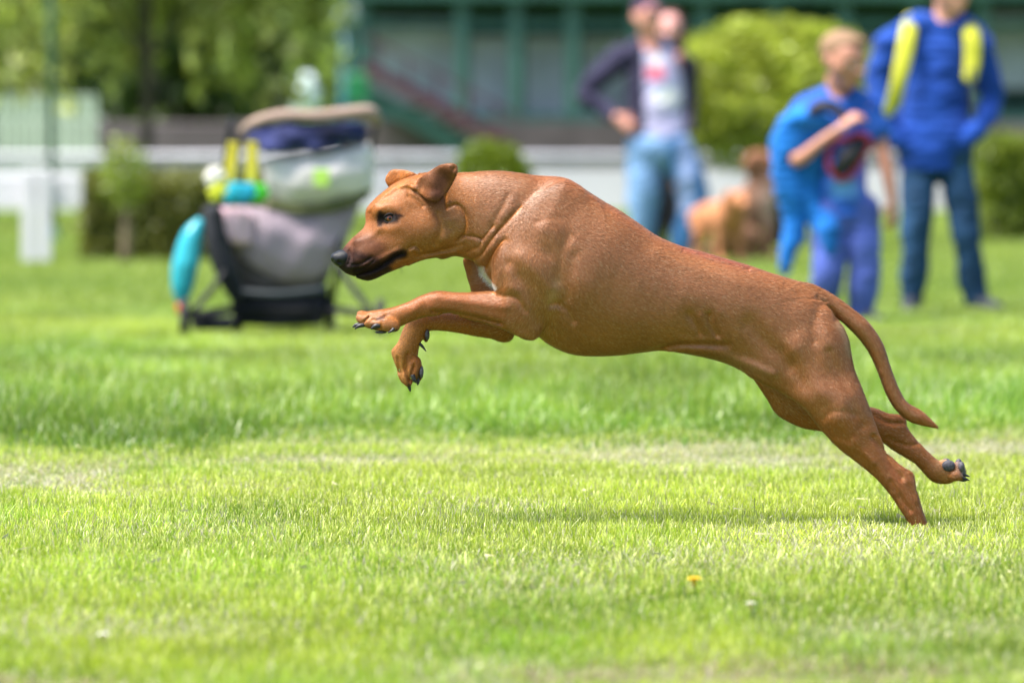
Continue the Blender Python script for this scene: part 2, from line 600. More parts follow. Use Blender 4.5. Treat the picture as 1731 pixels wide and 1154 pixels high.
def build_dog():
    F = Field((550, 266, -134), (1652, 912, 134), 2.0, far=26.0)
    # head first (turned a little towards the camera)
    head = [(561, 436), (566, 428), (574, 423.5), (586, 410), (601, 396), (613.5, 386), (618, 376), (618, 361), (622, 348), (635, 333), (648, 322),
            (663, 311), (680, 302), (697, 296), (714, 293), (735, 291), (760, 297), (786, 320), (797, 360), (792, 400), (775, 423), (750, 432), (732, 435.5),
            (714, 438.5), (688, 447), (675, 452), (652, 461), (632, 470), (619, 473), (604, 469.5), (594, 465), (583, 461), (571, 451), (563.5, 444)]
    SH = (0.20, 0.04)
    inflate(F, head, [(565, 440, .55, 25), (588, 436, .60, 24), (604, 430, .80, 20), (650, 400, .84, 12), (720, 370, .72, 4), (780, 360, .70, 0)], k=0, shear=SH, wref=10)
    # brow and cheek masses
    F.ell((652, 357, 36), (22, 12, 13), k=14)
    F.ell((716, 388, 34), (36, 32, 24), k=14, ang=.3)
    F.ell((612, 438, 38), (26, 13, 12), k=10, ang=-.5)
    # ears
    inflate(F, [(700, 318), (710, 300), (725, 290), (741, 280), (755, 276), (770, 277), (773, 289), (765, 308), (751, 330), (740, 340), (729, 341), (719, 335), (707, 327)],
            [(704, 315, .34, 36), (740, 305, .27, 58), (770, 280, .30, 72), (735, 338, .30, 62)], k=5)
    F.ell((767, 284, 80), (7, 4, 8), k=4, ang=-1.2, sub=True)
    inflate(F, [(650, 306), (655, 293), (660, 288), (668, 286.5), (685, 288), (699, 292), (714, 297), (702, 310), (680, 318), (662, 322)],
            [(660, 295, .40, -42), (700, 300, .4, -26)], k=7)
    # neck and trunk
    torso = [(735, 340), (745, 306), (762, 294), (800, 291), (850, 290), (905, 297), (950, 301), (975, 312), (1000, 330), (1040, 352), (1075, 375), (1110, 399),
             (1150, 416), (1200, 430), (1265, 449), (1300, 461), (1340, 473), (1370, 482), (1394, 500), (1403, 522), (1418, 547), (1429, 568), (1435, 596),
             (1432, 625), (1405, 650), (1350, 662), (1305, 646), (1280, 637), (1250, 623), (1216, 610), (1174, 600), (1122, 592), (1085, 595), (1043, 600),
             (994, 601), (960, 596), (930, 582), (910, 567), (880, 542), (857, 512), (845, 490), (830, 478), (816, 463), (808, 449), (795, 439), (768, 432), (740, 430)]
    inflate(F, torso, [(750, 370, .62, 0), (830, 370, .60, 0), (960, 450, .66, 0), (1080, 490, .66, 0), (1200, 520, .70, 0), (1330, 550, .66, 0), (1420, 580, .6, 0)], k=12)
    # far legs
    inflate(F, [(783, 438), (788, 464), (797, 493), (810, 540), (838, 574), (858, 577), (868, 566), (876, 540), (870, 480), (840, 430), (805, 420)],
            [(800, 440, .55, -46), (850, 560, .6, -48)], k=6)
    inflate(F, [(869, 565), (858, 578), (838, 575), (800, 569), (768, 563), (742, 560), (724, 561), (716, 572), (709, 584), (706, 600), (703, 618), (694, 628),
                (682, 632), (671, 625), (664, 609), (661, 594), (672, 579), (681, 556), (692, 540), (706, 532), (760, 530), (860, 535)],
            [(860, 560, .7, -48), (730, 548, .8, -42), (690, 600, .85, -36)], k=5)
    inflate(F, [(1255, 615), (1273, 638), (1298, 675), (1317, 703), (1354, 723), (1389, 730), (1420, 733), (1460, 742), (1494, 750), (1512, 762), (1535, 776),
                (1551, 786), (1566, 802), (1578, 814), (1589, 819), (1606, 820), (1616, 815), (1618, 800), (1612, 786), (1602, 779), (1590, 780), (1576, 769), (1562, 755),
                (1546, 737), (1536, 721), (1534, 709), (1526, 703), (1505, 701), (1485, 693), (1460, 686), (1410, 665), (1350, 610), (1290, 595)],
            [(1290, 620, .45, -42), (1380, 690, .55, -50), (1500, 725, .62, -52), (1600, 800, .85, -48)], k=6)
    # near hind leg
    inflate(F, [(1392, 520), (1408, 540), (1421, 552), (1431, 572), (1436, 596), (1442, 622), (1455, 655), (1468, 689), (1477, 715), (1485, 737), (1495, 758),
                (1511, 776), (1525, 787), (1538, 795), (1543, 806), (1545, 822), (1551, 838), (1556, 855), (1563, 875), (1570, 893), (1568, 905), (1554, 905), (1541, 896),
                (1531, 875), (1517, 853), (1499, 827), (1476, 802), (1440, 773), (1418, 756), (1392, 729), (1373, 706), (1354, 684), (1317, 659), (1280, 640),
                (1262, 624), (1262, 585), (1285, 545), (1330, 518)],
            [(1290, 560, .40, 22), (1330, 530, .40, 20), (1350, 590, .46, 27), (1410, 600, .50, 30), (1300, 635, .4, 26), (1380, 690, .56, 38), (1430, 700, .60, 42), (1500, 790, .60, 45), (1550, 880, .8, 44)], k=22)
    # near shoulder and upper arm
    inflate(F, [(928, 322), (958, 312), (985, 328), (1003, 352), (996, 388), (966, 415), (946, 448), (938, 485), (930, 508), (921, 522), (916, 545), (909, 566),
                (893, 569), (875, 560), (852, 540), (842, 500), (833, 470), (836, 430), (852, 395), (885, 355)],
            [(960, 335, .20, 30), (998, 360, .16, 20), (975, 400, .2, 34), (930, 400, .26, 53), (900, 450, .32, 61), (880, 500, .45, 55), (895, 555, .55, 48)], k=20)
    inflate(F, [(852, 489), (803, 493), (768, 493), (745, 491), (726, 493.5), (708, 501), (689, 509.5), (664, 518), (640, 522), (624, 526), (618, 540), (640, 552), (664, 557),
                (680, 549), (699, 541), (722, 534), (757, 531), (791, 538), (837, 549), (872, 562), (893, 569), (907, 566), (913, 548), (914, 522), (905, 498), (880, 484)],
            [(900, 530, .55, 48), (820, 515, .70, 46), (740, 512, .80, 46), (660, 535, .85, 48)], k=7)
    # feet: toes
    for (u, v, w_, a, b, c, g) in ((622, 536, 42, 19, 9, 8, -.55), (620, 541, 52, 18, 9, 8, -.5), (638, 545, 60, 20, 10.5, 8, -.30), (658, 546, 66, 20, 11.5, 8, -.30)):
        F.ell((u, v, w_), (a, b, c), k=8, ang=-g)
    for (u, v, w_, a, b, c, g) in ((681, 632, -42, 10, 20, 9, .25), (688, 636, -30, 10, 19, 8, .1), (700, 624, -24, 12, 22, 8, -.2), (706, 632, -36, 9, 16, 8, -.2)):
        F.ell((u, v, w_), (a, b, c), k=4, ang=-g)
    F.ell((720, 568, -38), (5, 11, 7), k=4)
    for (u, v, w_, a, b, c) in ((1622, 796, -42, 9, 14, 8), (1628, 800, -54, 9, 14, 8), (1618, 806, -36, 12, 9, 8), (1619, 804, -62, 12, 10, 8)):
        F.ell((u, v, w_), (a, b, c), k=4)
    for (u, v, w_, a, b, c) in ((1553, 893, 40, 16, 9, 8), (1557, 896, 52, 16, 9, 8), (1549, 895, 32, 14, 8, 7)):
        F.ell((u, v, w_), (a, b, c), k=4, ang=-.5)
    # tail
    inflate(F, [(1352, 482), (1374, 481), (1406, 497), (1437, 519), (1463, 540), (1481, 562), (1494, 585), (1505, 619), (1518, 653), (1533, 679), (1557, 694), (1574, 709),
                (1584, 721), (1564, 719), (1536, 710), (1513, 689), (1497, 661), (1484, 627), (1468, 593), (1448, 567), (1422, 542), (1404, 529), (1388, 512), (1366, 499)],
            [(1380, 495, .9, 0), (1500, 600, .95, 0), (1570, 710, .95, 0)], k=5)

    # ---- muscles, folds and wrinkles: raised or sunk strokes on the near side
    def stroke(pts, wd, amp, wmin=0.0, soft=12.0, spline=True):
        P = catmull(pts, 5) if spline and len(pts) > 2 else np.asarray(pts, float)
        m = wd * 2.6
        sl = F.box((P[:, 0].min() - m, P[:, 1].min() - m, wmin), (P[:, 0].max() + m, P[:, 1].max() + m, 134))
        U, V, W = F.grid(sl)
        d = seg_dist(U[:, :, 0], V[:, :, 0], P)
        if P[:, 0].min() > 780: amp = amp * .75
        prof = amp * np.exp(-(d / wd) ** 2)
        sw = np.clip((W - wmin) / soft, 0, 1)
        F.D[sl] = F.D[sl] - prof[:, :, None].astype(np.float32) * sw
    # head
    stroke([(655, 369), (657, 368)], 13, -3.5, 20)
    stroke([(640, 352), (655, 347), (672, 351)], 7, 1.4, 20)
    stroke([(642, 385), (657, 388), (674, 383)], 6, .8, 20)
    stroke([(612, 400), (640, 398), (672, 400)], 12, -2.0, 10)
    stroke([(690, 321), (702, 325), (714, 333), (728, 343)], 4, -2.0, 20)
    stroke([(690, 331), (704, 338), (714, 348)], 3.5, -2.5, 20)
    stroke([(677, 316), (690, 312), (700, 318)], 3, 3, 20)
    stroke([(752, 330), (754, 350)], 3.0, -3.5, 10)
    stroke([(755, 351), (768, 345), (780, 352), (787, 368), (785, 392), (772, 406)], 3.2, -4, 10)
    stroke([(765, 372), (768, 388), (755, 404)], 12, 4, 10)
    stroke([(738, 362), (745, 385), (735, 408)], 6, -3, 10)
    stroke([(680, 428), (668, 433), (655, 441), (640, 451), (622, 459), (602, 464)], 2.3, -4.5, 10)
    stroke([(672, 423), (655, 431), (636, 441), (615, 449)], 5, 2.8, 10)
    stroke([(676, 441), (660, 449), (640, 459), (618, 466)], 4, 2.0, 10)
    stroke([(690, 419), (700, 414), (710, 420)], 3, -2.5, 10)
    stroke([(693, 424), (701, 421), (706, 427)], 3, 2.5, 10)
    stroke([(596, 447), (612, 444), (628, 434)], 2.2, -2.2, 10)
    stroke([(600, 455), (616, 451), (632, 440)], 2.2, -2.0, 10)
    stroke([(591, 423), (594, 434), (590, 446)], 2.5, -3.0, 5)
    stroke([(616, 350), (640, 329), (668, 309), (704, 296)], 2.5, -2.6, -40, 5)
    stroke([(623, 356), (642, 337), (668, 318)], 3, 1.8, 0)
    stroke([(600, 408), (625, 400), (640, 388)], 6, 2.2, 10)
    stroke([(690, 447), (720, 434), (768, 425)], 3, 2.0, 0)
    stroke([(700, 431), (740, 424), (780, 412)], 3, -2.2, 0)
    # neck
    stroke([(911, 309), (883, 346), (865, 372), (848, 404)], 17, -4.5, 0)
    stroke([(783, 397), (799, 398), (812, 401)], 3.0, -4, 0)
    stroke([(832, 380), (819, 396), (806, 415), (790, 424)], 2.8, -4, 0)
    stroke([(852, 404), (841, 416), (831, 430), (822, 448)], 5.5, -5.0, 0)
    stroke([(842, 384), (826, 407), (812, 428), (800, 437)], 2.8, -3, 0)
    stroke([(838, 398), (822, 422), (812, 440)], 3, 1, 0)
    stroke([(826, 388), (812, 408), (797, 424)], 3, 1.8, 0)
    stroke([(877, 350), (856, 372), (838, 391)], 5, -3, 0)
    stroke([(856, 330), (842, 356), (828, 378)], 6, -2.0, 0)
    stroke([(860, 350), (850, 362)], 6, 1.5, 0)
    # shoulder, elbow, arm pit
    stroke([(950, 315), (935, 350), (915, 385)], 12, 1.0, 20)
    stroke([(905, 372), (930, 366), (948, 367)], 6, -.8, 20)
    stroke([(962, 396), (952, 412), (945, 440), (941, 470)], 9, -2.2, 20)
    stroke([(880, 430), (905, 455), (925, 480)], 14, 4, 20)
    stroke([(858, 440), (850, 470), (848, 490)], 7, -2, 20)
    stroke([(862, 478), (876, 486)], 6, 1.2, 20)
    stroke([(850, 497), (875, 500), (890, 520)], 5, -3, 20)
    stroke([(930, 510), (942, 509), (956, 520), (966, 538)], 6, -4, 10)
    stroke([(890, 550), (876, 548)], 6, -1.2, 10)
    stroke([(735, 524), (790, 531), (850, 544)], 3.5, -5, 20)
    stroke([(740, 500), (800, 508), (860, 515)], 8, 2, 20)
    stroke([(712, 508), (705, 520)], 8, 2, 20)
    # paw grooves
    stroke([(655, 532), (643, 538), (630, 538)], 2.5, -2.0, 20, 6)
    stroke([(648, 540), (647, 552)], 2.3, -2.5, 20, 6)
    stroke([(626, 534), (617, 542)], 2.0, -3.5, 20, 6)
    stroke([(688, 597), (684, 622), (692, 645)], 2.5, -6, -60, 6)
    stroke([(672, 605), (675, 630)], 2.2, -4.5, -60, 6)
    stroke([(699, 618), (694, 640)], 2.4, -5, -60, 6)
    # ribs, belly and flank
    stroke([(1040, 385), (1015, 425), (990, 470)], 34, 5, 20)
    stroke([(985, 500), (1040, 540), (1100, 550)], 30, 2.5, 20)
    stroke([(968, 430), (955, 470), (955, 500)], 12, -2.5, 20)
    for i in range(7):
        x = 985 + i * 24
        stroke([(x + 30, 420 + i * 10), (x + 12, 470 + i * 7), (x - 8, 530 + i * 3)], 6, 0.28, 20)
    stroke([(1105, 589), (1140, 580), (1175, 579), (1225, 580)], 6, -5, 10)
    stroke([(1120, 592), (1175, 590), (1240, 604), (1300, 628)], 8, 4, 10)
    stroke([(1170, 540), (1200, 552)], 30, -6, 20)
    stroke([(1160, 528), (1170, 542), (1178, 558)], 6, -5, 20)
    stroke([(1180, 530), (1186, 542), (1190, 554)], 5, 2, 20)
    stroke([(1194, 530), (1198, 548), (1208, 563)], 6, -5.5, 20)
    stroke([(1214, 525), (1222, 555)], 8, 1.5, 20)
    stroke([(1150, 560), (1172, 566), (1188, 562)], 6, -2, 20)
    stroke([(1262, 545), (1290, 575), (1330, 612)], 16, -6, 20)
    stroke([(1110, 425), (1180, 455), (1260, 475), (1330, 490)], 14, 3, 20)
    stroke([(1150, 424), (1200, 441), (1262, 457)], 3.0, -3.0, 0, 4)
    stroke([(1386, 508), (1372, 540), (1372, 570)], 10, -2.5, 20)
    stroke([(1378, 500), (1396, 516), (1412, 532)], 4, -4, 2)
    stroke([(1395, 560), (1410, 610), (1430, 660)], 16, 3, 20)
    stroke([(1355, 530), (1385, 575)], 30, 3, 20)
    stroke([(1340, 590), (1375, 650), (1400, 690)], 22, 3.5, 20)
    stroke([(1240, 480), (1300, 505)], 24, 2.5, 20)
    stroke([(1388, 700), (1402, 690), (1425, 689), (1440, 696)], 6, -1.4, 20)
    stroke([(1400, 708), (1425, 715), (1440, 740)], 14, 2.2, 20)
    stroke([(1410, 740), (1440, 752), (1470, 775)], 6, 2, 20)
    stroke([(1470, 735), (1488, 760), (1505, 785), (1520, 802)], 5, -7, 20)
    stroke([(1500, 808), (1515, 830), (1535, 855)], 4, -3.5, 20)
    stroke([(1525, 800), (1538, 815), (1546, 840)], 4, 2, 20)
    stroke([(1398, 590), (1425, 650), (1452, 715)], 9, -3.2, 20)
    stroke([(1322, 590), (1350, 635), (1385, 680)], 12, -2.8, 20)
    stroke([(1440, 740), (1475, 780), (1510, 825)], 7, 2.4, 20)
    stroke([(878, 462), (898, 500), (908, 540)], 8, -2.0, 20)
    stroke([(858, 455), (868, 480)], 10, 2.5, 20)
    stroke([(945, 325), (925, 370), (902, 415)], 12, .9, 20)
    stroke([(972, 345), (955, 385), (928, 425)], 12, -1.3, 20)
    stroke([(1000, 590), (960, 575), (930, 550)], 10, -2.5, 10)
    # far hind leg grooves
    stroke([(1478, 702), (1500, 715), (1525, 716)], 4, -5, -70, 10)
    stroke([(1500, 740), (1530, 752), (1552, 752)], 3.5, -2.5, -70, 10)

    V, Q = F.mesh()
    Q = Q[:, ::-1]
    # ---- coat colour (markings, with some light and shade painted in)
    n = len(V)
    u, v, w_ = V[:, 0], V[:, 1], V[:, 2]
    col = np.tile(np.array(COAT, dtype=float), (n, 1))
    def spot(pts, wd, c, st=1.0, wlo=-999, whi=999, hard=1.0):
        P = catmull(pts, 4) if len(pts) > 2 else np.asarray(pts, float)
        d = seg_dist(u, v, P)
        k = np.clip(st * np.exp(-(d / wd) ** (2 * hard)), 0, 1) * ((w_ > wlo) & (w_ < whi))
        col[:] = col * (1 - k[:, None]) + np.array(c)[None] * k[:, None]
    ORANGE = (.46, .15, .024); GOLD = (.34, .145, .03); DARK = (.16, .055, .022); BLACK = (.012, .010, .012); PINK = (.40, .17, .10)
    spot([(600, 420), (650, 380), (700, 340), (760, 320)], 60, (.42, .145, .038), .6)
    spot([(640, 345), (670, 315), (700, 300)], 14, ORANGE, .8)
    spot([(620, 385), (608, 398)], 14, (.50, .19, .08), .7)
    spot([(760, 380), (750, 410), (700, 425)], 24, GOLD, .6)
    spot([(770, 400), (800, 440)], 22, (.40, .17, .045), .4)
    spot([(750, 296), (738, 316), (740, 330)], 23, (.095, .034, .020), .93, 36)
    spot([(722, 300), (712, 308)], 10, (.34, .13, .075), .6, 30)
    spot([(695, 320), (715, 332), (732, 343)], 3, (.05, .02, .015), .4, 20)  # shade of the fold before the ear, painted in
    # muzzle mask
    spot([(574, 432), (582, 444)], 17, (.010, .009, .011), 1, hard=3)
    spot([(576, 430), (584, 446), (602, 456), (624, 461), (640, 459)], 19, (.020, .011, .011), 1, hard=2)
    spot([(592, 428), (612, 434), (634, 440)], 15, (.022, .011, .011), .97)
    spot([(592, 412), (615, 408), (640, 418)], 17, (.09, .030, .018), .72)
    spot([(680, 428), (666, 432), (655, 441), (632, 457), (605, 466)], 9, (.014, .009, .010), 1, 8, hard=2)
    spot([(655, 455), (632, 466), (612, 469)], 7, (.03, .016, .015), .9, hard=2)
    spot([(596, 447), (612, 444), (628, 434)], 1.8, BLACK, .8, 10)  # darker along the two lip wrinkles
    spot([(600, 455), (616, 451), (632, 440)], 1.8, BLACK, .8, 10)
    # eye patch
    spot([(646, 369), (653, 369), (665, 368)], 11, (.014, .010, .010), 1, 15, hard=2.5)
    spot([(642, 360), (641, 380)], 4.5, (.014, .010, .010), .9, 15, hard=2)
    spot([(668, 364), (678, 365)], 2.6, (.02, .012, .012), .9, 15, hard=2)
    # body
    spot([(900, 300), (980, 320), (1080, 385), (1200, 435), (1300, 465)], 11, (.42, .12, .030), .5)
    spot([(1150, 420), (1200, 434), (1262, 451)], 5, (.30, .06, .025), .7, -60, 60)
    spot([(860, 400), (900, 450), (900, 500)], 50, (.37, .125, .024), .65)
    spot([(940, 470), (930, 505)], 8, (.50, .25, .11), .6, 0)
    spot([(1225, 600), (1290, 625)], 12, (.46, .22, .12), .35, 0)
    spot([(1412, 545), (1425, 562), (1434, 592)], 6, (.46, .26, .13), .7)
    spot([(1440, 575), (1475, 620), (1490, 660)], 6, (.50, .30, .15), .5)
    spot([(1500, 800), (1560, 890)], 22, (.33, .095, .03), .6)
    spot([(700, 510), (800, 510), (880, 530)], 20, (.36, .105, .03), .7, 20)
    spot([(615, 540), (640, 545), (665, 548)], 13, (.44, .165, .05), .8, 20)
    spot([(690, 560), (668, 600), (680, 630)], 14, (.60, .24, .07), 1, -999, -5)  # far forepaw painted paler, standing in for sunlight on it
    spot([(1585, 790), (1605, 806)], 14, (.48, .19, .06), .8, -999, -10)
    # white chest blaze
    spot([(811, 452), (819, 464), (829, 475), (838, 484)], 5.5, (.85, .82, .80), 1.0, -60, 75, hard=3)
    # foot pads, claw roots and a darkened toe groove
    spot([(603, 548), (608, 552)], 6, (.04, .03, .035), .9, 10)
    spot([(628, 558), (660, 561), (672, 556)], 3.6, (.03, .022, .025), .95, 20, hard=2)
    spot([(634, 549), (637, 553)], 5, (.035, .028, .034), .9, 20)
    spot([(641, 537), (650, 534)], 3.5, (.09, .05, .05), .8, 20)  # darker along the groove between the toes
    spot([(699, 640), (704, 648), (711, 628)], 5.0, (.03, .022, .025), .9, -999, 0)
    spot([(690, 652), (694, 656)], 4, (.03, .025, .03), .9, -999, 0)
    spot([(722, 562), (720, 575)], 5, (.05, .03, .03), .8, -999, 0)
    spot([(1625, 784), (1632, 800)], 8, (.22, .2, .21), .9, -999, 0)
    spot([(1600, 779), (1592, 778)], 6, (.62, .40, .2), .7, -999, 0)
    spot([(1545, 893), (1560, 900)], 6, (.03, .02, .02), .6)
    rng = np.random.default_rng(3)
    Wd = dog_world(V)
    dog = empty('dog', (0.1, DOGY, 0))
    tag(dog, 'smooth red-brown dog with a black muzzle stretched out in mid-leap over the grass', 'dog')
    org = np.array([0.1, DOGY, 0])
    body = mesh_np('body', Wd - org, Q, coat_material(), dog, cols=col)
    # ---- coat hair
    me = body.data
    me.calc_loop_triangles()
    nt_ = len(me.loop_triangles)
    tri = np.empty(nt_ * 3, dtype=np.int32); me.loop_triangles.foreach_get('vertices', tri); tri = tri.reshape(-1, 3)
    vn = np.empty(n * 3, dtype=np.float32); me.vertex_normals.foreach_get('vector', vn); vn = vn.reshape(-1, 3)
    A, B, C = V[tri[:, 0]], V[tri[:, 1]], V[tri[:, 2]]
    cr = np.cross(B - A, C - A); ar = np.linalg.norm(cr, axis=1) / 2
    cen = (A + B + C) / 3
    dens = np.where(cen[:, 2] > -15, 1.0, .45)
    pr = ar * dens; pr /= pr.sum()
    N = HAIRS
    pick = rng.choice(len(tri), N, p=pr)
    r1 = np.sqrt(rng.random(N)); r2 = rng.random(N)
    b0 = 1 - r1; b1 = r1 * (1 - r2); b2 = r1 * r2
    T = tri[pick]
    P = V[T[:, 0]] * b0[:, None] + V[T[:, 1]] * b1[:, None] + V[T[:, 2]] * b2[:, None]
    hc = col[T[:, 0]] * b0[:, None] + col[T[:, 1]] * b1[:, None] + col[T[:, 2]] * b2[:, None]
    hn = vn[T[:, 0]] * b0[:, None] + vn[T[:, 1]] * b1[:, None] + vn[T[:, 2]] * b2[:, None]
    hn /= np.linalg.norm(hn, axis=1, keepdims=True) + 1e-9
    flow = [(570, 440, 1, -.4), (620, 400, 1, -.5), (650, 340, 1, -.6), (660, 440, 1, -.1), (720, 380, 1, .15), (740, 310, .9, .5), (760, 420, 1, .3), (820, 310, 1, .1),
            (820, 400, .8, .6), (900, 320, .9, .4), (930, 380, .4, .9), (900, 460, .2, 1), (860, 520, -.8, .3), (900, 545, -.3, .9), (800, 515, -1, 0), (700, 520, -1, .15),
            (640, 540, -.9, .4), (690, 560, -.4, 1), (680, 620, .1, 1), (800, 560, -1, -.1), (1000, 360, .9, .5), (1000, 450, .8, .7), (980, 540, .8, .6), (1080, 420, 1, .4),
            (1080, 520, 1, .4), (1180, 450, 1, .3), (1180, 540, .9, .5), (1180, 590, 1, .2), (1280, 480, 1, .4), (1280, 580, .8, .6), (1380, 500, .9, .5), (1360, 600, .5, .9),
            (1430, 600, .1, 1), (1430, 700, .5, .9), (1500, 790, .6, .8), (1550, 870, .3, 1), (1330, 690, .7, .7), (1480, 720, 1, .2), (1560, 780, .8, .6), (1600, 800, 1, .2),
            (1440, 535, .7, .7), (1480, 600, .4, .9), (1510, 660, .5, .9), (1560, 705, .8, .6)]
    fu = idw(P[:, 0], P[:, 1], flow, 2, 4.0); fv = idw(P[:, 0], P[:, 1], flow, 3, 4.0)
    fl = np.stack([fu, np.zeros(N), -fv], 1)
    fl += rng.normal(0, .13, (N, 3))
    fl -= hn * (fl * hn).sum(1, keepdims=True)
    fl /= np.linalg.norm(fl, axis=1, keepdims=True) + 1e-9
    L = (rng.uniform(4.5, 9, N)) * DOGY / FPX
    hd = (P[:, 0] < 800)
    foot = ((P[:, 0] < 730) & (P[:, 1] > 480)) | (P[:, 0] > 1590)
    L = np.where(hd, L * .6, L); L = np.where(foot, L * .8, L)
    L = np.where((P[:, 0] < 596) & (P[:, 1] < 470), L * .4, L)
    eyem = ((P[:, 0] - 657) ** 2 + (P[:, 1] - 368) ** 2 < 100)
    L = np.where(eyem, L * .3, L)
    base = dog_world(P) - org
    side = np.cross(hn, fl)
    wdth = (rng.uniform(.38, .68, N) * DOGY / FPX)[:, None]
    lift = rng.uniform(.10, .32, N)[:, None]
    d = fl + hn * lift
    d /= np.linalg.norm(d, axis=1, keepdims=True)
    v0 = base - side * wdth - hn * .0006; v1 = base + side * wdth - hn * .0006; v2 = base + d * L[:, None]
    HV = np.stack([v0, v1, v2], 1).reshape(-1, 3)
    HF = np.arange(N * 3, dtype=np.int32).reshape(-1, 3)
    cl = vnoise3(P[:, 0], P[:, 1], P[:, 2], 1 / 2.3, 77)
    cl2 = vnoise3(P[:, 0], P[:, 1], P[:, 2], 1 / 40.0, 78)
    br = (np.clip(rng.normal(1.0, .13, N), .4, 1.9) * (.84 + .32 * cl) * (.88 + .24 * cl2))[:, None]
    hc2 = hc * br
    pale = (rng.random(N) < .10)[:, None] * (hc.sum(1, keepdims=True) > .35)
    hc2 = np.where(pale, hc2 * .6 + np.array([.50, .33, .19]) * .5, hc2)
    gl = np.clip((P[:, 0] - 760) / 60, 0, 1) * .5 + .5           # glossier on the trunk than on the face and legs
    gl = np.where((P[:, 0] < 860) & (P[:, 1] > 480), .6, gl); gl = np.where((P[:, 1] > 700), .6, gl)
    hcol = np.repeat(np.column_stack([hc2, gl]), 3, 0)
    nn = hn + fl * rng.normal(0.03, .055, (N, 1)) + side * rng.normal(0, .055, (N, 1))
    nn /= np.linalg.norm(nn, axis=1, keepdims=True)
    mesh_np('coat', HV, HF, hair_material(), dog, cols=hcol.astype(np.float32), attrs={'hn': np.repeat(nn, 3, 0)}, smooth=False)

    # ---- eyes, nose, claws, pads
    def wp(u_, v__, w__): return Vector(dog_world([(u_, v__, w__)])[0] - org)
    px = DOGY / FPX
    def surf(u_, v__, lo=-134, hi=134):
        """outermost surface depth under a photo pixel"""
        i = int((u_ - F.lo[0]) / F.step); j = int((v__ - F.lo[1]) / F.step)
        line = F.D[i, j]
        ww = F.ax[2]
        for q in range(len(ww) - 1, -1, -1):
            if lo <= ww[q] <= hi and line[q] < 0: return float(ww[q])
        return 0.0
    def sphere_np(c, r, n1=20, n2=28, scale=(1, 1, 1)):
        vs = []; fs = []
        for i in range(n1 + 1):
            th = math.pi * i / n1
            for j in range(n2):
                ph = 2 * math.pi * j / n2
                vs.append((c[0] + r * scale[0] * math.sin(th) * math.cos(ph), c[1] - r * scale[1] * math.cos(th), c[2] + r * scale[2] * math.sin(th) * math.sin(ph)))
        for i in range(n1):
            for j in range(n2):
                k_ = (j + 1) % n2
                fs.append((i * n2 + j, i * n2 + k_, (i + 1) * n2 + k_, (i + 1) * n2 + j))
        return np.array(vs), np.array(fs)
    m, nn_, p = new_mat('dog_eye')
    tcn = nn_.nodes.new('ShaderNodeTexCoord')
    gr = nn_.nodes.new('ShaderNodeVectorMath'); gr.operation = 'DISTANCE'
    nn_.links.new(tcn.outputs['Object'], gr.inputs[0])
    es = surf(656, 368)
    ec = wp(659.5, 368.5, es - 7.0)
    er = 11.0 * px
    gr.inputs[1].default_value = (ec[0] + .8 * px, ec[1] - er, ec[2] + .2 * px)
    cr_ = nn_.nodes.new('ShaderNodeValToRGB')
    mp = nn_.nodes.new('ShaderNodeMapRange'); mp.inputs['From Max'].default_value = 9 * px
    nn_.links.new(gr.outputs['Value'], mp.inputs['Value']); nn_.links.new(mp.outputs[0], cr_.inputs[0])
    e_ = cr_.color_ramp; e_.elements[0].position = .0; e_.elements[0].color = (.004, .003, .003, 1)
    e_.elements[1].position = .26; e_.elements[1].color = (.004, .003, .003, 1)
    for ps, cc in ((.34, (.20, .055, .022, 1)), (.56, (.10, .027, .011, 1)), (.68, (.012, .008, .007, 1))):
        q = e_.elements.new(ps); q.color = cc
    nn_.links.new(cr_.outputs[0], p.inputs['Base Color'])
    p.inputs['Roughness'].default_value = .05; p.inputs['Specular IOR Level'].default_value = .5
    vs, fs = sphere_np(ec, er)
    mesh_np('eye', vs, fs, m, dog)
    vs, fs = sphere_np(wp(628, 362, -18), er)
    mesh_np('eye', vs, fs, m, dog)
    # eyelids
    lid = mat('dark_lid', (.010, .008, .008), .75, spec=.15)
    mb = MB()
    def eyept(a, b, r=1.08):   # a right, b up, in eye radii
        d_ = math.sqrt(max(0, 1 - a * a - b * b))
        return (ec[0] + a * er * r, ec[1] - d_ * er * r, ec[2] + b * er * r)
    mb.tube([eyept(-.92, -.12), eyept(-.5, .42), eyept(.05, .62), eyept(.55, .45), eyept(.95, .05)], [.5 * px, 2.0 * px, 2.4 * px, 2.0 * px, .6 * px], 8, 5)
    mb.build('eyelid', lid, dog, True)
    mb = MB()
    mb.tube([eyept(-.92, -.12), eyept(-.5, -.55), eyept(.05, -.66), eyept(.55, -.45), eyept(.95, .05)], [.5 * px, 1.7 * px, 1.9 * px, 1.6 * px, .6 * px], 8, 5)
    mb.build('eyelid', lid, dog, True)
    # nose leather
    G = Field((552, 412, -12), (602, 464, 60), 0.9, far=10)
    inflate(G, [(560.5, 436), (564, 429), (573, 423), (585, 422), (596, 427), (598, 438), (588, 447), (574, 450), (566, 446), (562, 441)], [(575, 436, 1.45, 25)], k=0)
    G.ell((566, 434, 24), (5, 6, 11), k=5)
    G.ell((576, 443.5, 44), (6.0, 3.4, 9), k=3, ang=.5, sub=True)
    G.ell((561, 441, 36), (4, 3, 6), k=3, sub=True)
    NV, NQ = G.mesh(); NQ = NQ[:, ::-1]
    nm = mat('nose_leather', (.009, .010, .015), .45, .25, 700, .0012, spec=.3, bscale=900)
    mesh_np('nose', dog_world(NV) - org, NQ, nm, dog)
    claw_m = mat('dark_claw', (.030, .028, .034), .42, .4, 300, spec=.4)
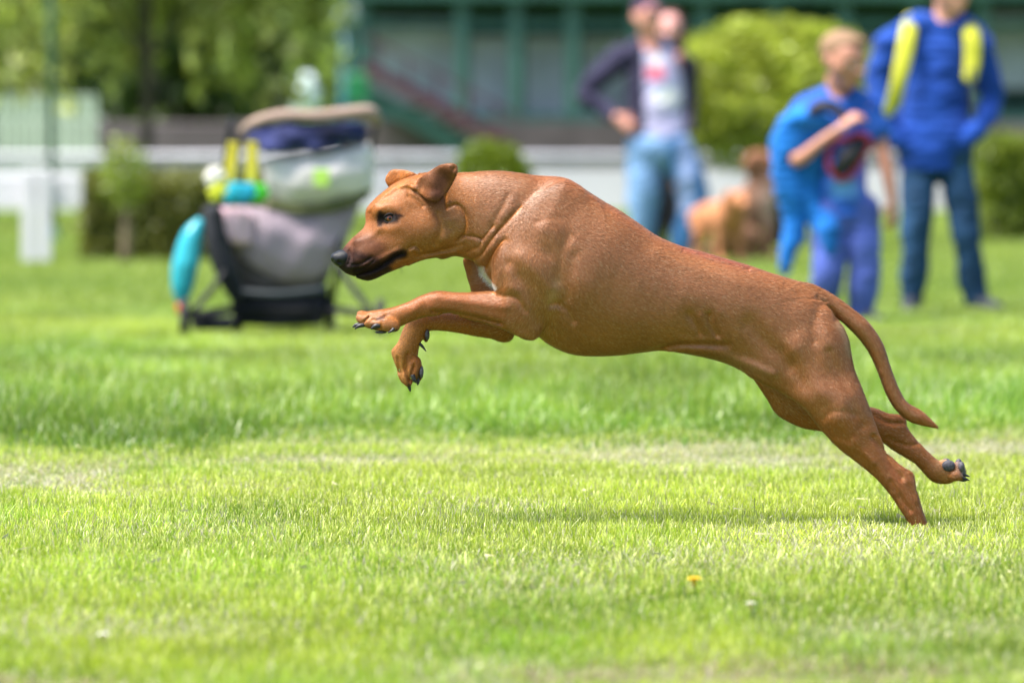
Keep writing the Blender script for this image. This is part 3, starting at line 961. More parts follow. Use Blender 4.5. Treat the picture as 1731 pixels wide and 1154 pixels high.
    def claw(pts, r0, name='claw'):
        mb = MB()
        mb.tube([wp(*q) for q in pts], [r0 * .9 * px, r0 * .75 * px, r0 * .22 * px], 10, 4)
        mb.build(name, claw_m, dog, True)
    claw([(611, 547, 42), (603, 548, 43), (597, 552, 43)], 4.2)
    claw([(617, 547, 56), (608, 549, 58), (601, 554, 58)], 4.4)
    claw([(643, 548, 68), (635, 549, 70), (629, 554, 70)], 5.0)
    claw([(667, 553, 72), (663, 557, 74), (657, 560, 74)], 3.4)
    claw([(688, 646, -34), (691, 655, -32), (693, 663, -32)], 4.4)
    claw([(697, 634, -16), (700, 643, -15), (704, 648, -17)], 4.2)
    claw([(704, 640, -30), (706, 647, -28), (705, 652, -28)], 3.8)
    claw([(707, 581, -32), (713, 586, -30), (720, 595, -29)], 3.4)
    claw([(1628, 808, -36), (1636, 811, -36), (1643, 814, -36)], 3.0)
    claw([(1630, 804, -46), (1638, 806, -46), (1644, 808, -46)], 3.0)
    claw([(1626, 813, -56), (1634, 815, -56), (1641, 815, -56)], 3.0)
    claw([(1560, 896, 46), (1556, 902, 48), (1550, 905, 48)], 3.6)
    pad = mat('grey_pad', (.075, .07, .085), .6, .5, 220, .0015, bscale=400)
    for c, r, sc in (((1607, 789, -36), 10, (1.15, .75, 1)), ((1604, 786, -54), 9, (1, .9, 1)), ((1629, 791, -36), 8, (.7, .8, 1.15)), ((1632, 799, -48), 7.5, (.6, .8, 1.15)), ((1626, 785, -58), 7, (.8, .8, 1)),
                     ((722, 567, -30), 8, (.5, .7, 1.1)), ((712, 630, -22), 8, (.45, .8, 1.3)), ((645, 559.5, 58), 9, (1.1, .6, .28))):
        vs, fs = sphere_np(wp(*c), r * px, 14, 18, sc)
        mesh_np('paw_pad', vs, fs, pad, dog)
    # whiskers
    wm = mat('whisker', (.03, .02, .02), .5)
    rg = random.Random(4)
    for q in range(3):
        mb = MB(); mb.tube([wp(674 + q * 2, 450, 22), wp(677 + q * 2, 456, 24), wp(676 + q * 3, 464, 24)], [.3 * px, .2 * px, .08 * px], 4); mb.build('whisker', wm, dog)
    return dog

COAT = (.315, .100, .017)
HAIRS = 850000
if 'dog' not in SKIP:
    build_dog()
# ------------------------------------------------------------------ ground and grass
def vnoise(x, y, sc, seed=0):
    rng = np.random.default_rng(seed)
    T = rng.random((256, 256)).astype(np.float32)
    x = np.asarray(x) * sc + 1000; y = np.asarray(y) * sc + 1000
    i = np.floor(x).astype(int); j = np.floor(y).astype(int)
    fx = x - i; fy = y - j
    fx = fx * fx * (3 - 2 * fx); fy = fy * fy * (3 - 2 * fy)
    i &= 255; j &= 255; i1 = (i + 1) & 255; j1 = (j + 1) & 255
    return (T[i, j] * (1 - fx) + T[i1, j] * fx) * (1 - fy) + (T[i, j1] * (1 - fx) + T[i1, j1] * fx) * fy

def leaf_material(name, trans=.35, rough=.45, spec=.5):
    m = bpy.data.materials.new(name); m.use_nodes = True
    n = m.node_tree; n.nodes.clear()
    out = n.nodes.new('ShaderNodeOutputMaterial')
    a = n.nodes.new('ShaderNodeAttribute'); a.attribute_name = 'col'
    p = n.nodes.new('ShaderNodeBsdfPrincipled')
    p.inputs['Roughness'].default_value = rough
    p.inputs['Specular IOR Level'].default_value = spec
    t = n.nodes.new('ShaderNodeBsdfTranslucent')
    hs = n.nodes.new('ShaderNodeMixRGB'); hs.blend_type = 'MULTIPLY'; hs.inputs[0].default_value = 1
    hs.inputs[2].default_value = (1.15, 1.10, .60, 1)
    mx = n.nodes.new('ShaderNodeMixShader'); mx.inputs[0].default_value = trans
    n.links.new(a.outputs['Color'], p.inputs['Base Color'])
    n.links.new(a.outputs['Color'], hs.inputs[1]); n.links.new(hs.outputs[0], t.inputs['Color'])
    n.links.new(p.outputs[0], mx.inputs[1]); n.links.new(t.outputs[0], mx.inputs[2])
    n.links.new(mx.outputs[0], out.inputs[0])
    return m

MOW0, MOW1 = 14.3, 15.5          # band of dry cuttings at the edge of the mown strip
def mow_edge(x):                 # where the long grass begins
    return 15.3 + 1.7 * (vnoise(x, x * 0, .9, 11) - .5) + .8 * (vnoise(x, x * 0, 3.7, 12) - .5) + .28 * x

def ground_material():
    m, n, p = new_mat('turf_soil')
    tc = n.nodes.new('ShaderNodeTexCoord')
    n1 = n.nodes.new('ShaderNodeTexNoise'); n1.inputs['Scale'].default_value = 1.2; n1.inputs['Detail'].default_value = 8
    n2 = n.nodes.new('ShaderNodeTexNoise'); n2.inputs['Scale'].default_value = 40; n2.inputs['Detail'].default_value = 6
    n.links.new(tc.outputs['Object'], n1.inputs['Vector']); n.links.new(tc.outputs['Object'], n2.inputs['Vector'])
    r1 = n.nodes.new('ShaderNodeValToRGB')
    r1.color_ramp.elements[0].position = .35; r1.color_ramp.elements[0].color = (.085, .15, .025, 1)
    r1.color_ramp.elements[1].position = .68; r1.color_ramp.elements[1].color = (.15, .21, .04, 1)
    r2 = n.nodes.new('ShaderNodeValToRGB')
    r2.color_ramp.elements[0].position = .3; r2.color_ramp.elements[0].color = (.5, .5, .45, 1)
    r2.color_ramp.elements[1].position = .7; r2.color_ramp.elements[1].color = (1.2, 1.2, 1.1, 1)
    n.links.new(n1.outputs[0], r1.inputs[0]); n.links.new(n2.outputs[0], r2.inputs[0])
    mu = n.nodes.new('ShaderNodeMixRGB'); mu.blend_type = 'MULTIPLY'; mu.inputs[0].default_value = 1
    n.links.new(r1.outputs[0], mu.inputs[1]); n.links.new(r2.outputs[0], mu.inputs[2])
    n.links.new(mu.outputs[0], p.inputs['Base Color'])
    p.inputs['Roughness'].default_value = .95; p.inputs['Specular IOR Level'].default_value = .1
    b = n.nodes.new('ShaderNodeBump'); b.inputs['Distance'].default_value = .02
    n.links.new(n2.outputs[0], b.inputs['Height']); n.links.new(b.outputs[0], p.inputs['Normal'])
    return m

def build_ground():
    nx, ny = 60, 90
    xs = np.linspace(-1, 1, nx) ** 3 * 200; ys = np.concatenate([[-60, -20, 0], np.linspace(4, 70, ny - 6), [120, 220, 500]])
    X, Y = np.meshgrid(xs, ys, indexing='ij')
    Z = np.zeros_like(X)
    V = np.stack([X.ravel(), Y.ravel(), Z.ravel()], 1)
    i, j = np.meshgrid(np.arange(nx - 1), np.arange(len(ys) - 1), indexing='ij')
    a = (i * len(ys) + j).ravel()
    Fc = np.stack([a, a + len(ys), a + len(ys) + 1, a + 1], 1)
    g = mesh_np('ground', V, Fc, ground_material())
    tag(g, 'level turf under the grass', None, kind='structure')

def blades(name, x, y, h, wd, lean, cols, m, label, cat, tipw=.35, flat=None, ncurve=.5, kind='stuff'):
    rng = np.random.default_rng(len(x))
    n = len(x)
    az = rng.uniform(0, 2 * math.pi, n)
    dirx, diry = np.cos(az), np.sin(az)
    face = rng.uniform(0, math.pi, n)
    sx, sy = np.cos(face) * wd / 2, np.sin(face) * wd / 2
    l = lean * h
    vz = np.sqrt(np.maximum(h * h - l * l, (h * .15) ** 2))
    V = np.empty((n, 6, 3), np.float32)
    for q, (t, ww) in enumerate(((0, .8), (.55, 1.0), (1.0, tipw))):
        cx = x + dirx * l * (t ** 1.8); cy = y + diry * l * (t ** 1.8); cz = vz * (t - ncurve * .15 * t * t) - .003
        V[:, q * 2, 0] = cx - sx * ww; V[:, q * 2, 1] = cy - sy * ww; V[:, q * 2, 2] = cz
        V[:, q * 2 + 1, 0] = cx + sx * ww; V[:, q * 2 + 1, 1] = cy + sy * ww; V[:, q * 2 + 1, 2] = cz
    b = (np.arange(n) * 6)[:, None]
    Fc = np.concatenate([b + np.array([[0, 1, 3, 2]]), b + np.array([[2, 3, 5, 4]])])
    base, tip = cols
    C = np.empty((n, 6, 3), np.float32)
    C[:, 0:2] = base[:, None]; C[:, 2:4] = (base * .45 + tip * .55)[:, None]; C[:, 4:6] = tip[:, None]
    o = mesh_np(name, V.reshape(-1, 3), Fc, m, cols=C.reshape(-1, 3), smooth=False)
    tag(o, label, cat, kind=kind)
    return o

def strip_points(rng, y0, y1, dens, marg):
    """random points inside the view wedge plus a margin to each side"""
    hw = .0872 * y1 + marg
    n = int(dens * (y1 - y0) * 2 * hw)
    x = rng.uniform(-hw, hw, n); y = rng.uniform(y0, y1, n)
    k = np.abs(x) < .0872 * y + marg
    return x[k], y[k]

def build_grass():
    rng = np.random.default_rng(7)
    gm = leaf_material('grass_blade', .40, .38, .5)
    # ---- mown turf
    x, y = strip_points(rng, 7.4, 16.2, GD, 1.05)
    me = mow_edge(x)
    k = y < me + rng.normal(0, .30, len(x))
    x, y = x[k], y[k]; me = me[k]
    n = len(x)
    pn = vnoise(x, y * .6, 1.7, 1); pf = vnoise(x, y, 9, 2); pp = vnoise(x, y * .35, 3.5, 3)
    dry = np.clip(1.3 - np.abs(y - (me - .55 - .4 * pn)) / .75, 0, 1) * np.clip(vnoise(x, y * 1.6, 2.6, 5) * 3.6 - .8, 0, 1) + .45 * np.clip(vnoise(x, y * .8, 1.6, 41) * 3 - 1.9, 0, 1)
    patch = np.exp(-((x - .33) / .30) ** 2 - ((y - 8.62) / .22) ** 2) + .8 * np.exp(-((x + .72) / .16) ** 2 - ((y - 8.5) / .12) ** 2)
    dry = np.clip(dry + patch * 1.3, 0, 1)
    h = rng.uniform(.017, .036, n) * (.6 + .8 * pf) * (1 - .35 * dry)
    tall = rng.random(n) < .03
    h = np.where(tall, h * 1.5, h)
    wd = rng.uniform(.0012, .0024, n)
    lean = np.clip(np.abs(rng.normal(.25, .22, n)) + dry * .55, 0, .96)
    lime = np.array([.54, .62, .07]); green = np.array([.23, .38, .035]); straw = np.array([.60, .56, .44]); pale = np.array([.68, .71, .26])
    t = np.clip(pp * .9 + rng.normal(0, .25, n), 0, 1)[:, None]
    tip = lime * t + green * (1 - t)
    tip = tip * (.45 + .35 * pn[:, None] + .45 * pf[:, None] + .4 * vnoise(x, y * .6, 2.2, 72)[:, None]) * rng.uniform(.7, 1.15, (n, 1))
    isd = rng.random(n) < (.10 + .75 * dry)
    isp = rng.random(n) < .34 * np.clip((y - 8.5) / 2.5, .25, 1)
    tip = np.where(isp[:, None], pale * rng.uniform(.75, 1.35, (n, 1)), tip)
    earth = (patch > .25)[:, None]
    straw = np.where(earth, np.array([.42, .34, .25]), straw)
    tip = np.where(isd[:, None], straw * rng.uniform(.35, 1.15, (n, 1)), tip)
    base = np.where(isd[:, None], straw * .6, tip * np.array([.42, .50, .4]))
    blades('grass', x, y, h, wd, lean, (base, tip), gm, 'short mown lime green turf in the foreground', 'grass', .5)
    # ---- long grass beyond the mown strip
    x, y = strip_points(rng, 14.6, 27, GD * .24, 1.7)
    me = mow_edge(x); k = y > me + rng.normal(0, .28, len(x))
    x, y, me = x[k], y[k], me[k]
    n = len(x)
    pn = vnoise(x, y * .5, 1.3, 21); pf = vnoise(x, y, 5, 22)
    ramp = np.clip((y - me + .3) / 1.6, .30, 1)
    far = np.clip((y - 17.5) / 7, 0, 1)
    h = rng.uniform(.05, .115, n) * (.6 + .8 * pf) * ramp * (1 - .62 * far)
    wd = rng.uniform(.003, .006, n) * (1 + far * .5)
    lean = np.clip(np.abs(rng.normal(.38, .25, n)), 0, .95)
    t = np.clip(pn * .7 + rng.normal(0, .22, n) + .35 * far, 0, 1)[:, None]
    tip = np.array([.42, .50, .085]) * t + np.array([.17, .32, .04]) * (1 - t)
    isp = rng.random(n) < .13
    tip = np.where(isp[:, None], np.array([.58, .66, .38]) * rng.uniform(.6, 1.2, (n, 1)), tip)
    tip = tip * (.66 + .7 * vnoise(x, y * .7, 2.6, 71))[:, None]
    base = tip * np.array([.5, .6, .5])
    blades('long_grass', x, y, h, wd, lean, (base, tip), gm, 'longer deep green unmown grass behind the leaping dog', 'long grass', .12)
    # ---- field further away
    x, y = strip_points(rng, 26, 58, GD * .036, 4.5)
    n = len(x)
    pn = vnoise(x, y * .4, .8, 31)
    h = rng.uniform(.022, .045, n) * (.6 + .7 * pn); wd = rng.uniform(.008, .016, n)
    lean = np.clip(np.abs(rng.normal(.4, .25, n)), 0, .95)
    t = np.clip(pn * .8 + rng.normal(0, .2, n) + .15, 0, 1)[:, None]
    tip = np.array([.36, .45, .10]) * t + np.array([.22, .33, .06]) * (1 - t)
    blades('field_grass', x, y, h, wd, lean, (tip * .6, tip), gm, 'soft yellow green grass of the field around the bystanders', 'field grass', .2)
    # ---- loose straw lying on the mown turf
    x, y = strip_points(rng, 9.5, 14.8, 9, .5)
    n = len(x)
    mb = MB()
    for q in range(n):
        L = rng.uniform(.012, .04); a = rng.uniform(0, math.pi); z = rng.uniform(.015, .03)
        dx, dy = math.cos(a) * L, math.sin(a) * L * .8
        w_ = .0004
        px_, py_ = -math.sin(a) * w_, math.cos(a) * w_
        mb.add([(x[q] - px_, y[q] - py_, z), (x[q] + px_, y[q] + py_, z), (x[q] + dx + px_, y[q] + dy + py_, z + rng.uniform(-.005, .012)), (x[q] + dx - px_, y[q] + dy - py_, z + .002)], [(0, 1, 2, 3)])
    o = mb.build('dry_clippings', mat('straw', (.50, .46, .28), .8, .3, 60))
    tag(o, 'thin dry clippings strewn over the mown turf', 'clippings', kind='stuff')

def flower(name, px, py, Y, petal, centre, r, label, cat, stem_h=.055):
    g = gx(px, Y)
    root = empty(name, (g, Y, 0))
    tag(root, label, cat)
    mb = MB(); mb.tube([(0, 0, 0), (.003, 0, stem_h * .6), (0, 0, stem_h)], [.0018, .0016, .0014], 6, 4)
    mb.build('stem', mat('flower_stem', (.12, .2, .04), .6), root, True)
    mb = MB()
    rg = random.Random(px)
    for ring, (R0, nn, up) in enumerate(((r, 22, .2), (r * .75, 18, .5), (r * .45, 12, .9))):
        for q in range(nn):
            a = 2 * math.pi * q / nn + rg.uniform(-.1, .1)
            c, s_ = math.cos(a), math.sin(a)
            w_ = r * .16
            b = [( -s_ * w_ * .5, c * w_ * .5), (s_ * w_ * .5, -c * w_ * .5)]
            mb.add([(b[0][0], b[0][1], stem_h + .001 * ring), (b[1][0], b[1][1], stem_h + .001 * ring),
                    (c * R0 + b[1][0] * 1.2, s_ * R0 + b[1][1] * 1.2, stem_h + R0 * up), (c * R0 + b[0][0] * 1.2, s_ * R0 + b[0][1] * 1.2, stem_h + R0 * up)], [(0, 1, 2, 3)])
    mb.build('petals', mat(name + '_petal', petal, .6, .15, 90), root)
    mb = MB(); mb.lathe([(.0005, stem_h - .012), (r * .3, stem_h - .006), (r * .32, stem_h + .0015), (r * .1, stem_h + .004)], (0, 0, 0), 12)
    mb.build('flower_centre', mat(name + '_centre', centre, .7, .2, 200), root, True)

# ------------------------------------------------------------------ leaves
def leaf_cloud(name, pts, size, cols, m, parent=None, seed=1, elong=1.6, droop=0.0):
    """one mesh of leaf shaped faces; pts (n,3) local"""
    rng = np.random.default_rng(seed)
    n = len(pts)
    a = rng.normal(0, 1, (n, 3)); a[:, 2] -= droop; a /= np.linalg.norm(a, axis=1, keepdims=True)
    b = rng.normal(0, 1, (n, 3)); b -= a * (a * b).sum(1, keepdims=True); b /= np.linalg.norm(b, axis=1, keepdims=True)
    s = (size * rng.uniform(.6, 1.3, n))[:, None]
    c = np.cross(a, b)
    V = np.stack([pts - a * s * elong * .5, pts + b * s * .4 + c * s * .06, pts + a * s * elong * .5, pts - b * s * .4 + c * s * .06], 1).reshape(-1, 3)
    Fc = np.arange(n * 4).reshape(-1, 4)
    C = np.repeat(cols, 4, 0)
    return mesh_np(name, V, Fc, m, parent, smooth=False, cols=C)

def ball_pts(rng, n, c, r, shell=.55):
    d = rng.normal(0, 1, (n, 3)); d /= np.linalg.norm(d, axis=1, keepdims=True)
    rad = shell + (1 - shell) * rng.random(n) ** .6
    lump = 1 + .10 * (vnoise(d[:, 0] * 3 + d[:, 2] * 2, d[:, 1] * 3 - d[:, 2], 1.5, 5) - .5) * 2 + .07 * (vnoise(d[:, 0] * 9 + d[:, 1] * 4, d[:, 2] * 9, 1.3, 6) - .5) * 2
    return np.array(c) + d * np.array(r) * (rad * lump)[:, None]

def mixcols(rng, n, a, b, sd=.3):
    t = np.clip(rng.normal(.5, sd, n), 0, 1)[:, None]
    return np.array(a) * t + np.array(b) * (1 - t)

def build_plants():
    lm = leaf_material('leaf', .35, .4, .4)
    bark = mat('bark', (.06, .048, .038), .9, .4, 12, .02)
    rng = np.random.default_rng(12)
    # big clipped round bush
    Y = 42.0; s = FPX / Y
    r = empty('round_bush', (gx(1318, Y), Y, 0)); tag(r, 'large round clipped yellow green bush behind the boy in the blue T-shirt', 'bush')
    cz = .8 + (228 - 163) / s
    P = ball_pts(rng, 21000, (0, 0, 0), (.81, .78, .57), .72)
    P[:, 2] = np.where(P[:, 2] < 0, P[:, 2] * .95, P[:, 2]); P[:, :2] *= np.where(P[:, 2] < 0, 1.06, 1.0)[:, None]; P[:, 2] += cz
    tw = rng.random(len(P)) < np.clip((P[:, 2] - cz + .62) * 1.6, .25, 1)
    P = P[tw]
    cc = mixcols(rng, len(P), (.20, .27, .03), (.36, .41, .05)) * (.55 + .8 * vnoise(P[:, 0] + P[:, 1] * .5, P[:, 2], 7, 61))[:, None]
    leaf_cloud('foliage', P, .042, cc, lm, r, 5)
    mb = MB()
    for q in range(7):
        a = q * .9; mb.tube([(.02 * math.cos(a), .02 * math.sin(a), 0), (.08 * math.cos(a), .08 * math.sin(a), .5), (.3 * math.cos(a), .3 * math.sin(a), 1.05)], [.03, .02, .008], 7, 3)
    mb.tube([(0, 0, 0), (0, 0, .6)], [.06, .04], 10)
    mb.build('trunk', bark, r, True)
    # small low bush
    Y = 40.0; s = FPX / Y
    r = empty('low_bush', (gx(832, Y), Y, 0)); tag(r, 'small low green shrub in front of the staircase', 'bush')
    P = ball_pts(rng, 5200, (0, 0, .42), (.29, .26, .36), .5)
    P[:, 2] = np.minimum(P[:, 2], .775 + rng.uniform(-.03, .02, len(P)))
    leaf_cloud('foliage', P, .035, mixcols(rng, len(P), (.10, .16, .012), (.18, .24, .015)), lm, r, 6)
    mb = MB(); mb.tube([(0, 0, 0), (0, 0, .3)], [.04, .03], 8); mb.build('trunk', bark, r, True)
    # hedges
    def hedge(name, x0, x1, Y, dep, h, n, ca, cb, label, sz=.032):
        w_ = x1 - x0
        r = empty(name, ((x0 + x1) / 2, Y, 0)); tag(r, label, 'hedge')
        q = rng.random((n, 3))
        P = (q - [.5, .5, 0]) * [w_, dep, h]
        face = rng.integers(0, 5, n)
        P[face == 0, 1] = -dep / 2; P[face == 1, 2] = h; P[face == 2, 0] = np.sign(P[face == 2, 0]) * w_ / 2; P[face == 3, 2] = h; P[face == 4, 1] = -dep / 2
        P += rng.normal(0, .032, (n, 3)) * (.5 + vnoise(P[:, 0] + P[:, 1], P[:, 2], 6, 7))[:, None]
        P[:, 2] += .05 * (vnoise(P[:, 0], P[:, 1], 3, 8) - .5)
        P[:, 2] = np.maximum(P[:, 2], .01)
        cc = mixcols(rng, n, ca, cb)
        leaf_cloud('foliage', P, sz, cc, lm, r, 9)
        k = int(w_ / .35) + 1
        for i in range(k):
            mb = MB()
            xx = -w_ / 2 + (i + .5) * w_ / k
            mb.tube([(xx, 0, 0), (xx + .03, .02, h * .8)], [.02, .008], 6)
            mb.build('stem', bark, r, True)
        return r
    hedge('clipped_hedge', gx(150, 37.5), gx(470, 37.5), 37.8, .6, .50, 26000, (.10, .12, .025), (.17, .18, .035), 'low square clipped hedge behind the stroller')
    hedge('clipped_hedge', gx(1668, 44.3), gx(1990, 44.3), 44.6, .8, .73, 24000, (.10, .16, .02), (.2, .25, .025), 'low green hedge right of the older boy in jeans', .045)
    # sapling in front of the left hedge
    Y = 36.6; s = FPX / Y
    r = empty('sapling', (gx(212, Y), Y, 0)); tag(r, 'thin young sapling with sparse light leaves in front of the low hedge', 'sapling')
    mb = MB(); mb.tube([(0, 0, 0), (.01, 0, .4), (-.01, 0, .75)], [.035, .022, .008], 8, 4)
    for q in range(6):
        a = q * 1.1; mb.tube([(0, 0, .35 + q * .06), (.1 * math.cos(a), .1 * math.sin(a), .5 + q * .06)], [.008, .003], 5)
    mb.build('trunk', mat('sapling_bark', (.16, .12, .075), .9, .3, 30), r, True)
    P = ball_pts(rng, 420, (0, 0, .55), (.17, .15, .26), .2)
    leaf_cloud('foliage', P, .035, mixcols(rng, len(P), (.14, .21, .02), (.26, .34, .04)), lm, r, 3)
    # weeping tree on the left and its neighbours
    def tree(name, px, Y, H, trunk_r, blobs, n, sz, ca, cb, label, strands=0, tcol=None, seed=1, group=None):
        rg = np.random.default_rng(seed)
        r = empty(name, (gx(px, Y), Y, 0)); tag(r, label, 'tree', group)
        mb = MB()
        mb.tube([(0, 0, -.05), (.03, 0, H * .3), (-.04, .05, H * .6), (.02, 0, H * .92)], [trunk_r * 1.25, trunk_r, trunk_r * .7, trunk_r * .2], 12, 5)
        for c, rr in blobs:
            mb.tube([(0, 0, max(.8, c[2] * .55)), (c[0] * .5, c[1] * .5, c[2] * .85), (c[0], c[1], c[2] + rr[2] * .3)], [trunk_r * .45, trunk_r * .25, .01], 7, 4)
        mb.build('trunk', bark, r, True)
        vol = np.array([a[1][0] * a[1][1] * a[1][2] for a in blobs]); vol = vol ** .67; vol /= vol.sum()
        Ps = [ball_pts(rg, int(n * v), c, rr, .35) for (c, rr), v in zip(blobs, vol)]
        if strands:
            for q in range(strands):
                c, rr = blobs[rg.integers(len(blobs))]
                a = rg.uniform(0, 2 * math.pi); R = rg.uniform(.5, 1.0)
                x0, y0 = c[0] + rr[0] * R * math.cos(a), c[1] + rr[1] * R * math.sin(a)
                z0 = c[2] - rr[2] * .2; L = rg.uniform(.5, 1.5)
                k = int(L * 46)
                t = rg.random(k)
                Ps.append(np.stack([x0 + rg.normal(0, .045, k), y0 + rg.normal(0, .045, k), z0 - L * t], 1))
        P = np.concatenate(Ps); P = P[P[:, 2] > .55]
        cl = vnoise(P[:, 0] + P[:, 1], P[:, 2], 2.2, seed + 3)[:, None]
        cc = mixcols(rg, len(P), ca, cb, .25) * (.35 + 1.1 * cl)
        br_ = rg.random(len(P)) < (.17 if strands else .02)
        cc = np.where(br_[:, None], cc * 1.4 + np.array([.20, .22, .12]), cc * .8)
        leaf_cloud('crown', P, sz, cc, lm, r, seed, 2.0, .8)
    tree('weeping_tree', 245, 48.5, 5.2, .045, [((-.9, 0, 2.6), (1.0, .9, .8)), ((.2, .1, 2.9), (1.0, .9, .8)), ((-.3, -.3, 3.9), (1.2, 1.1, 1.0)), ((1.0, 0, 2.45), (.7, .7, .6))],
         5200, .075, (.36, .45, .10), (.64, .69, .20), 'weeping tree with bright yellow green hanging twigs and a thin trunk', 95, seed=4)
    tree('leafy_tree', -40, 52, 6.0, .12, [((0, 0, 2.7), (1.6, 1.2, 1.1)), ((.7, 0, 3.4), (1.4, 1.2, 1.2)), ((-1.2, 0, 3.2), (1.2, 1.2, 1.2))],
         6500, .085, (.30, .40, .12), (.56, .64, .26), 'broad leafy tree at the left edge above the picket fence', 26, seed=5)
    for i, (px, Y, h, lab) in enumerate(((60, 68, 8, 'dark leafy tree behind the green pole at the left'), (330, 70, 9, 'dark leafy tree behind the weeping tree'), (480, 69, 8, 'dark leafy tree between the stroller and the stand'), (-240, 70, 9, 'dark leafy tree out past the left edge of the field'))):
        tree('dark_tree', px, Y, h, .16, [((0, 0, 2.4), (1.7, 1.1, 1.7)), ((.5, .2, 4.2), (1.9, 1.6, 1.9)), ((-.8, 0, 3.6), (1.4, 1.4, 1.6))],
             9000, .13, (.09, .15, .04), (.20, .29, .06), lab, seed=20 + i, group='dark trees at the back of the field')

def build_wood():
    rng = np.random.default_rng(90)
    n = 30000
    x = rng.uniform(-75, 75, n); h = 7 + 5 * vnoise(x, x * 0, .18, 91) + 2 * vnoise(x, x * 0, .7, 92)
    P = np.stack([x, 105 + rng.uniform(0, 6, n) + 3 * vnoise(x, x * 0, .3, 93), h * rng.random(n) ** .7 + .3], 1)
    cc = mixcols(rng, n, (.05, .08, .025), (.11, .16, .04)) * (.5 + .9 * vnoise(x * .6 + P[:, 2] * .3, P[:, 2], .9, 94))[:, None]
    o = leaf_cloud('far_wood', P, .75, cc, leaf_material('wood_leaf', .2, .6, .2), None, 95)
    tag(o, 'far dark wood closing the field behind the stand and trees', 'wood', kind='stuff')

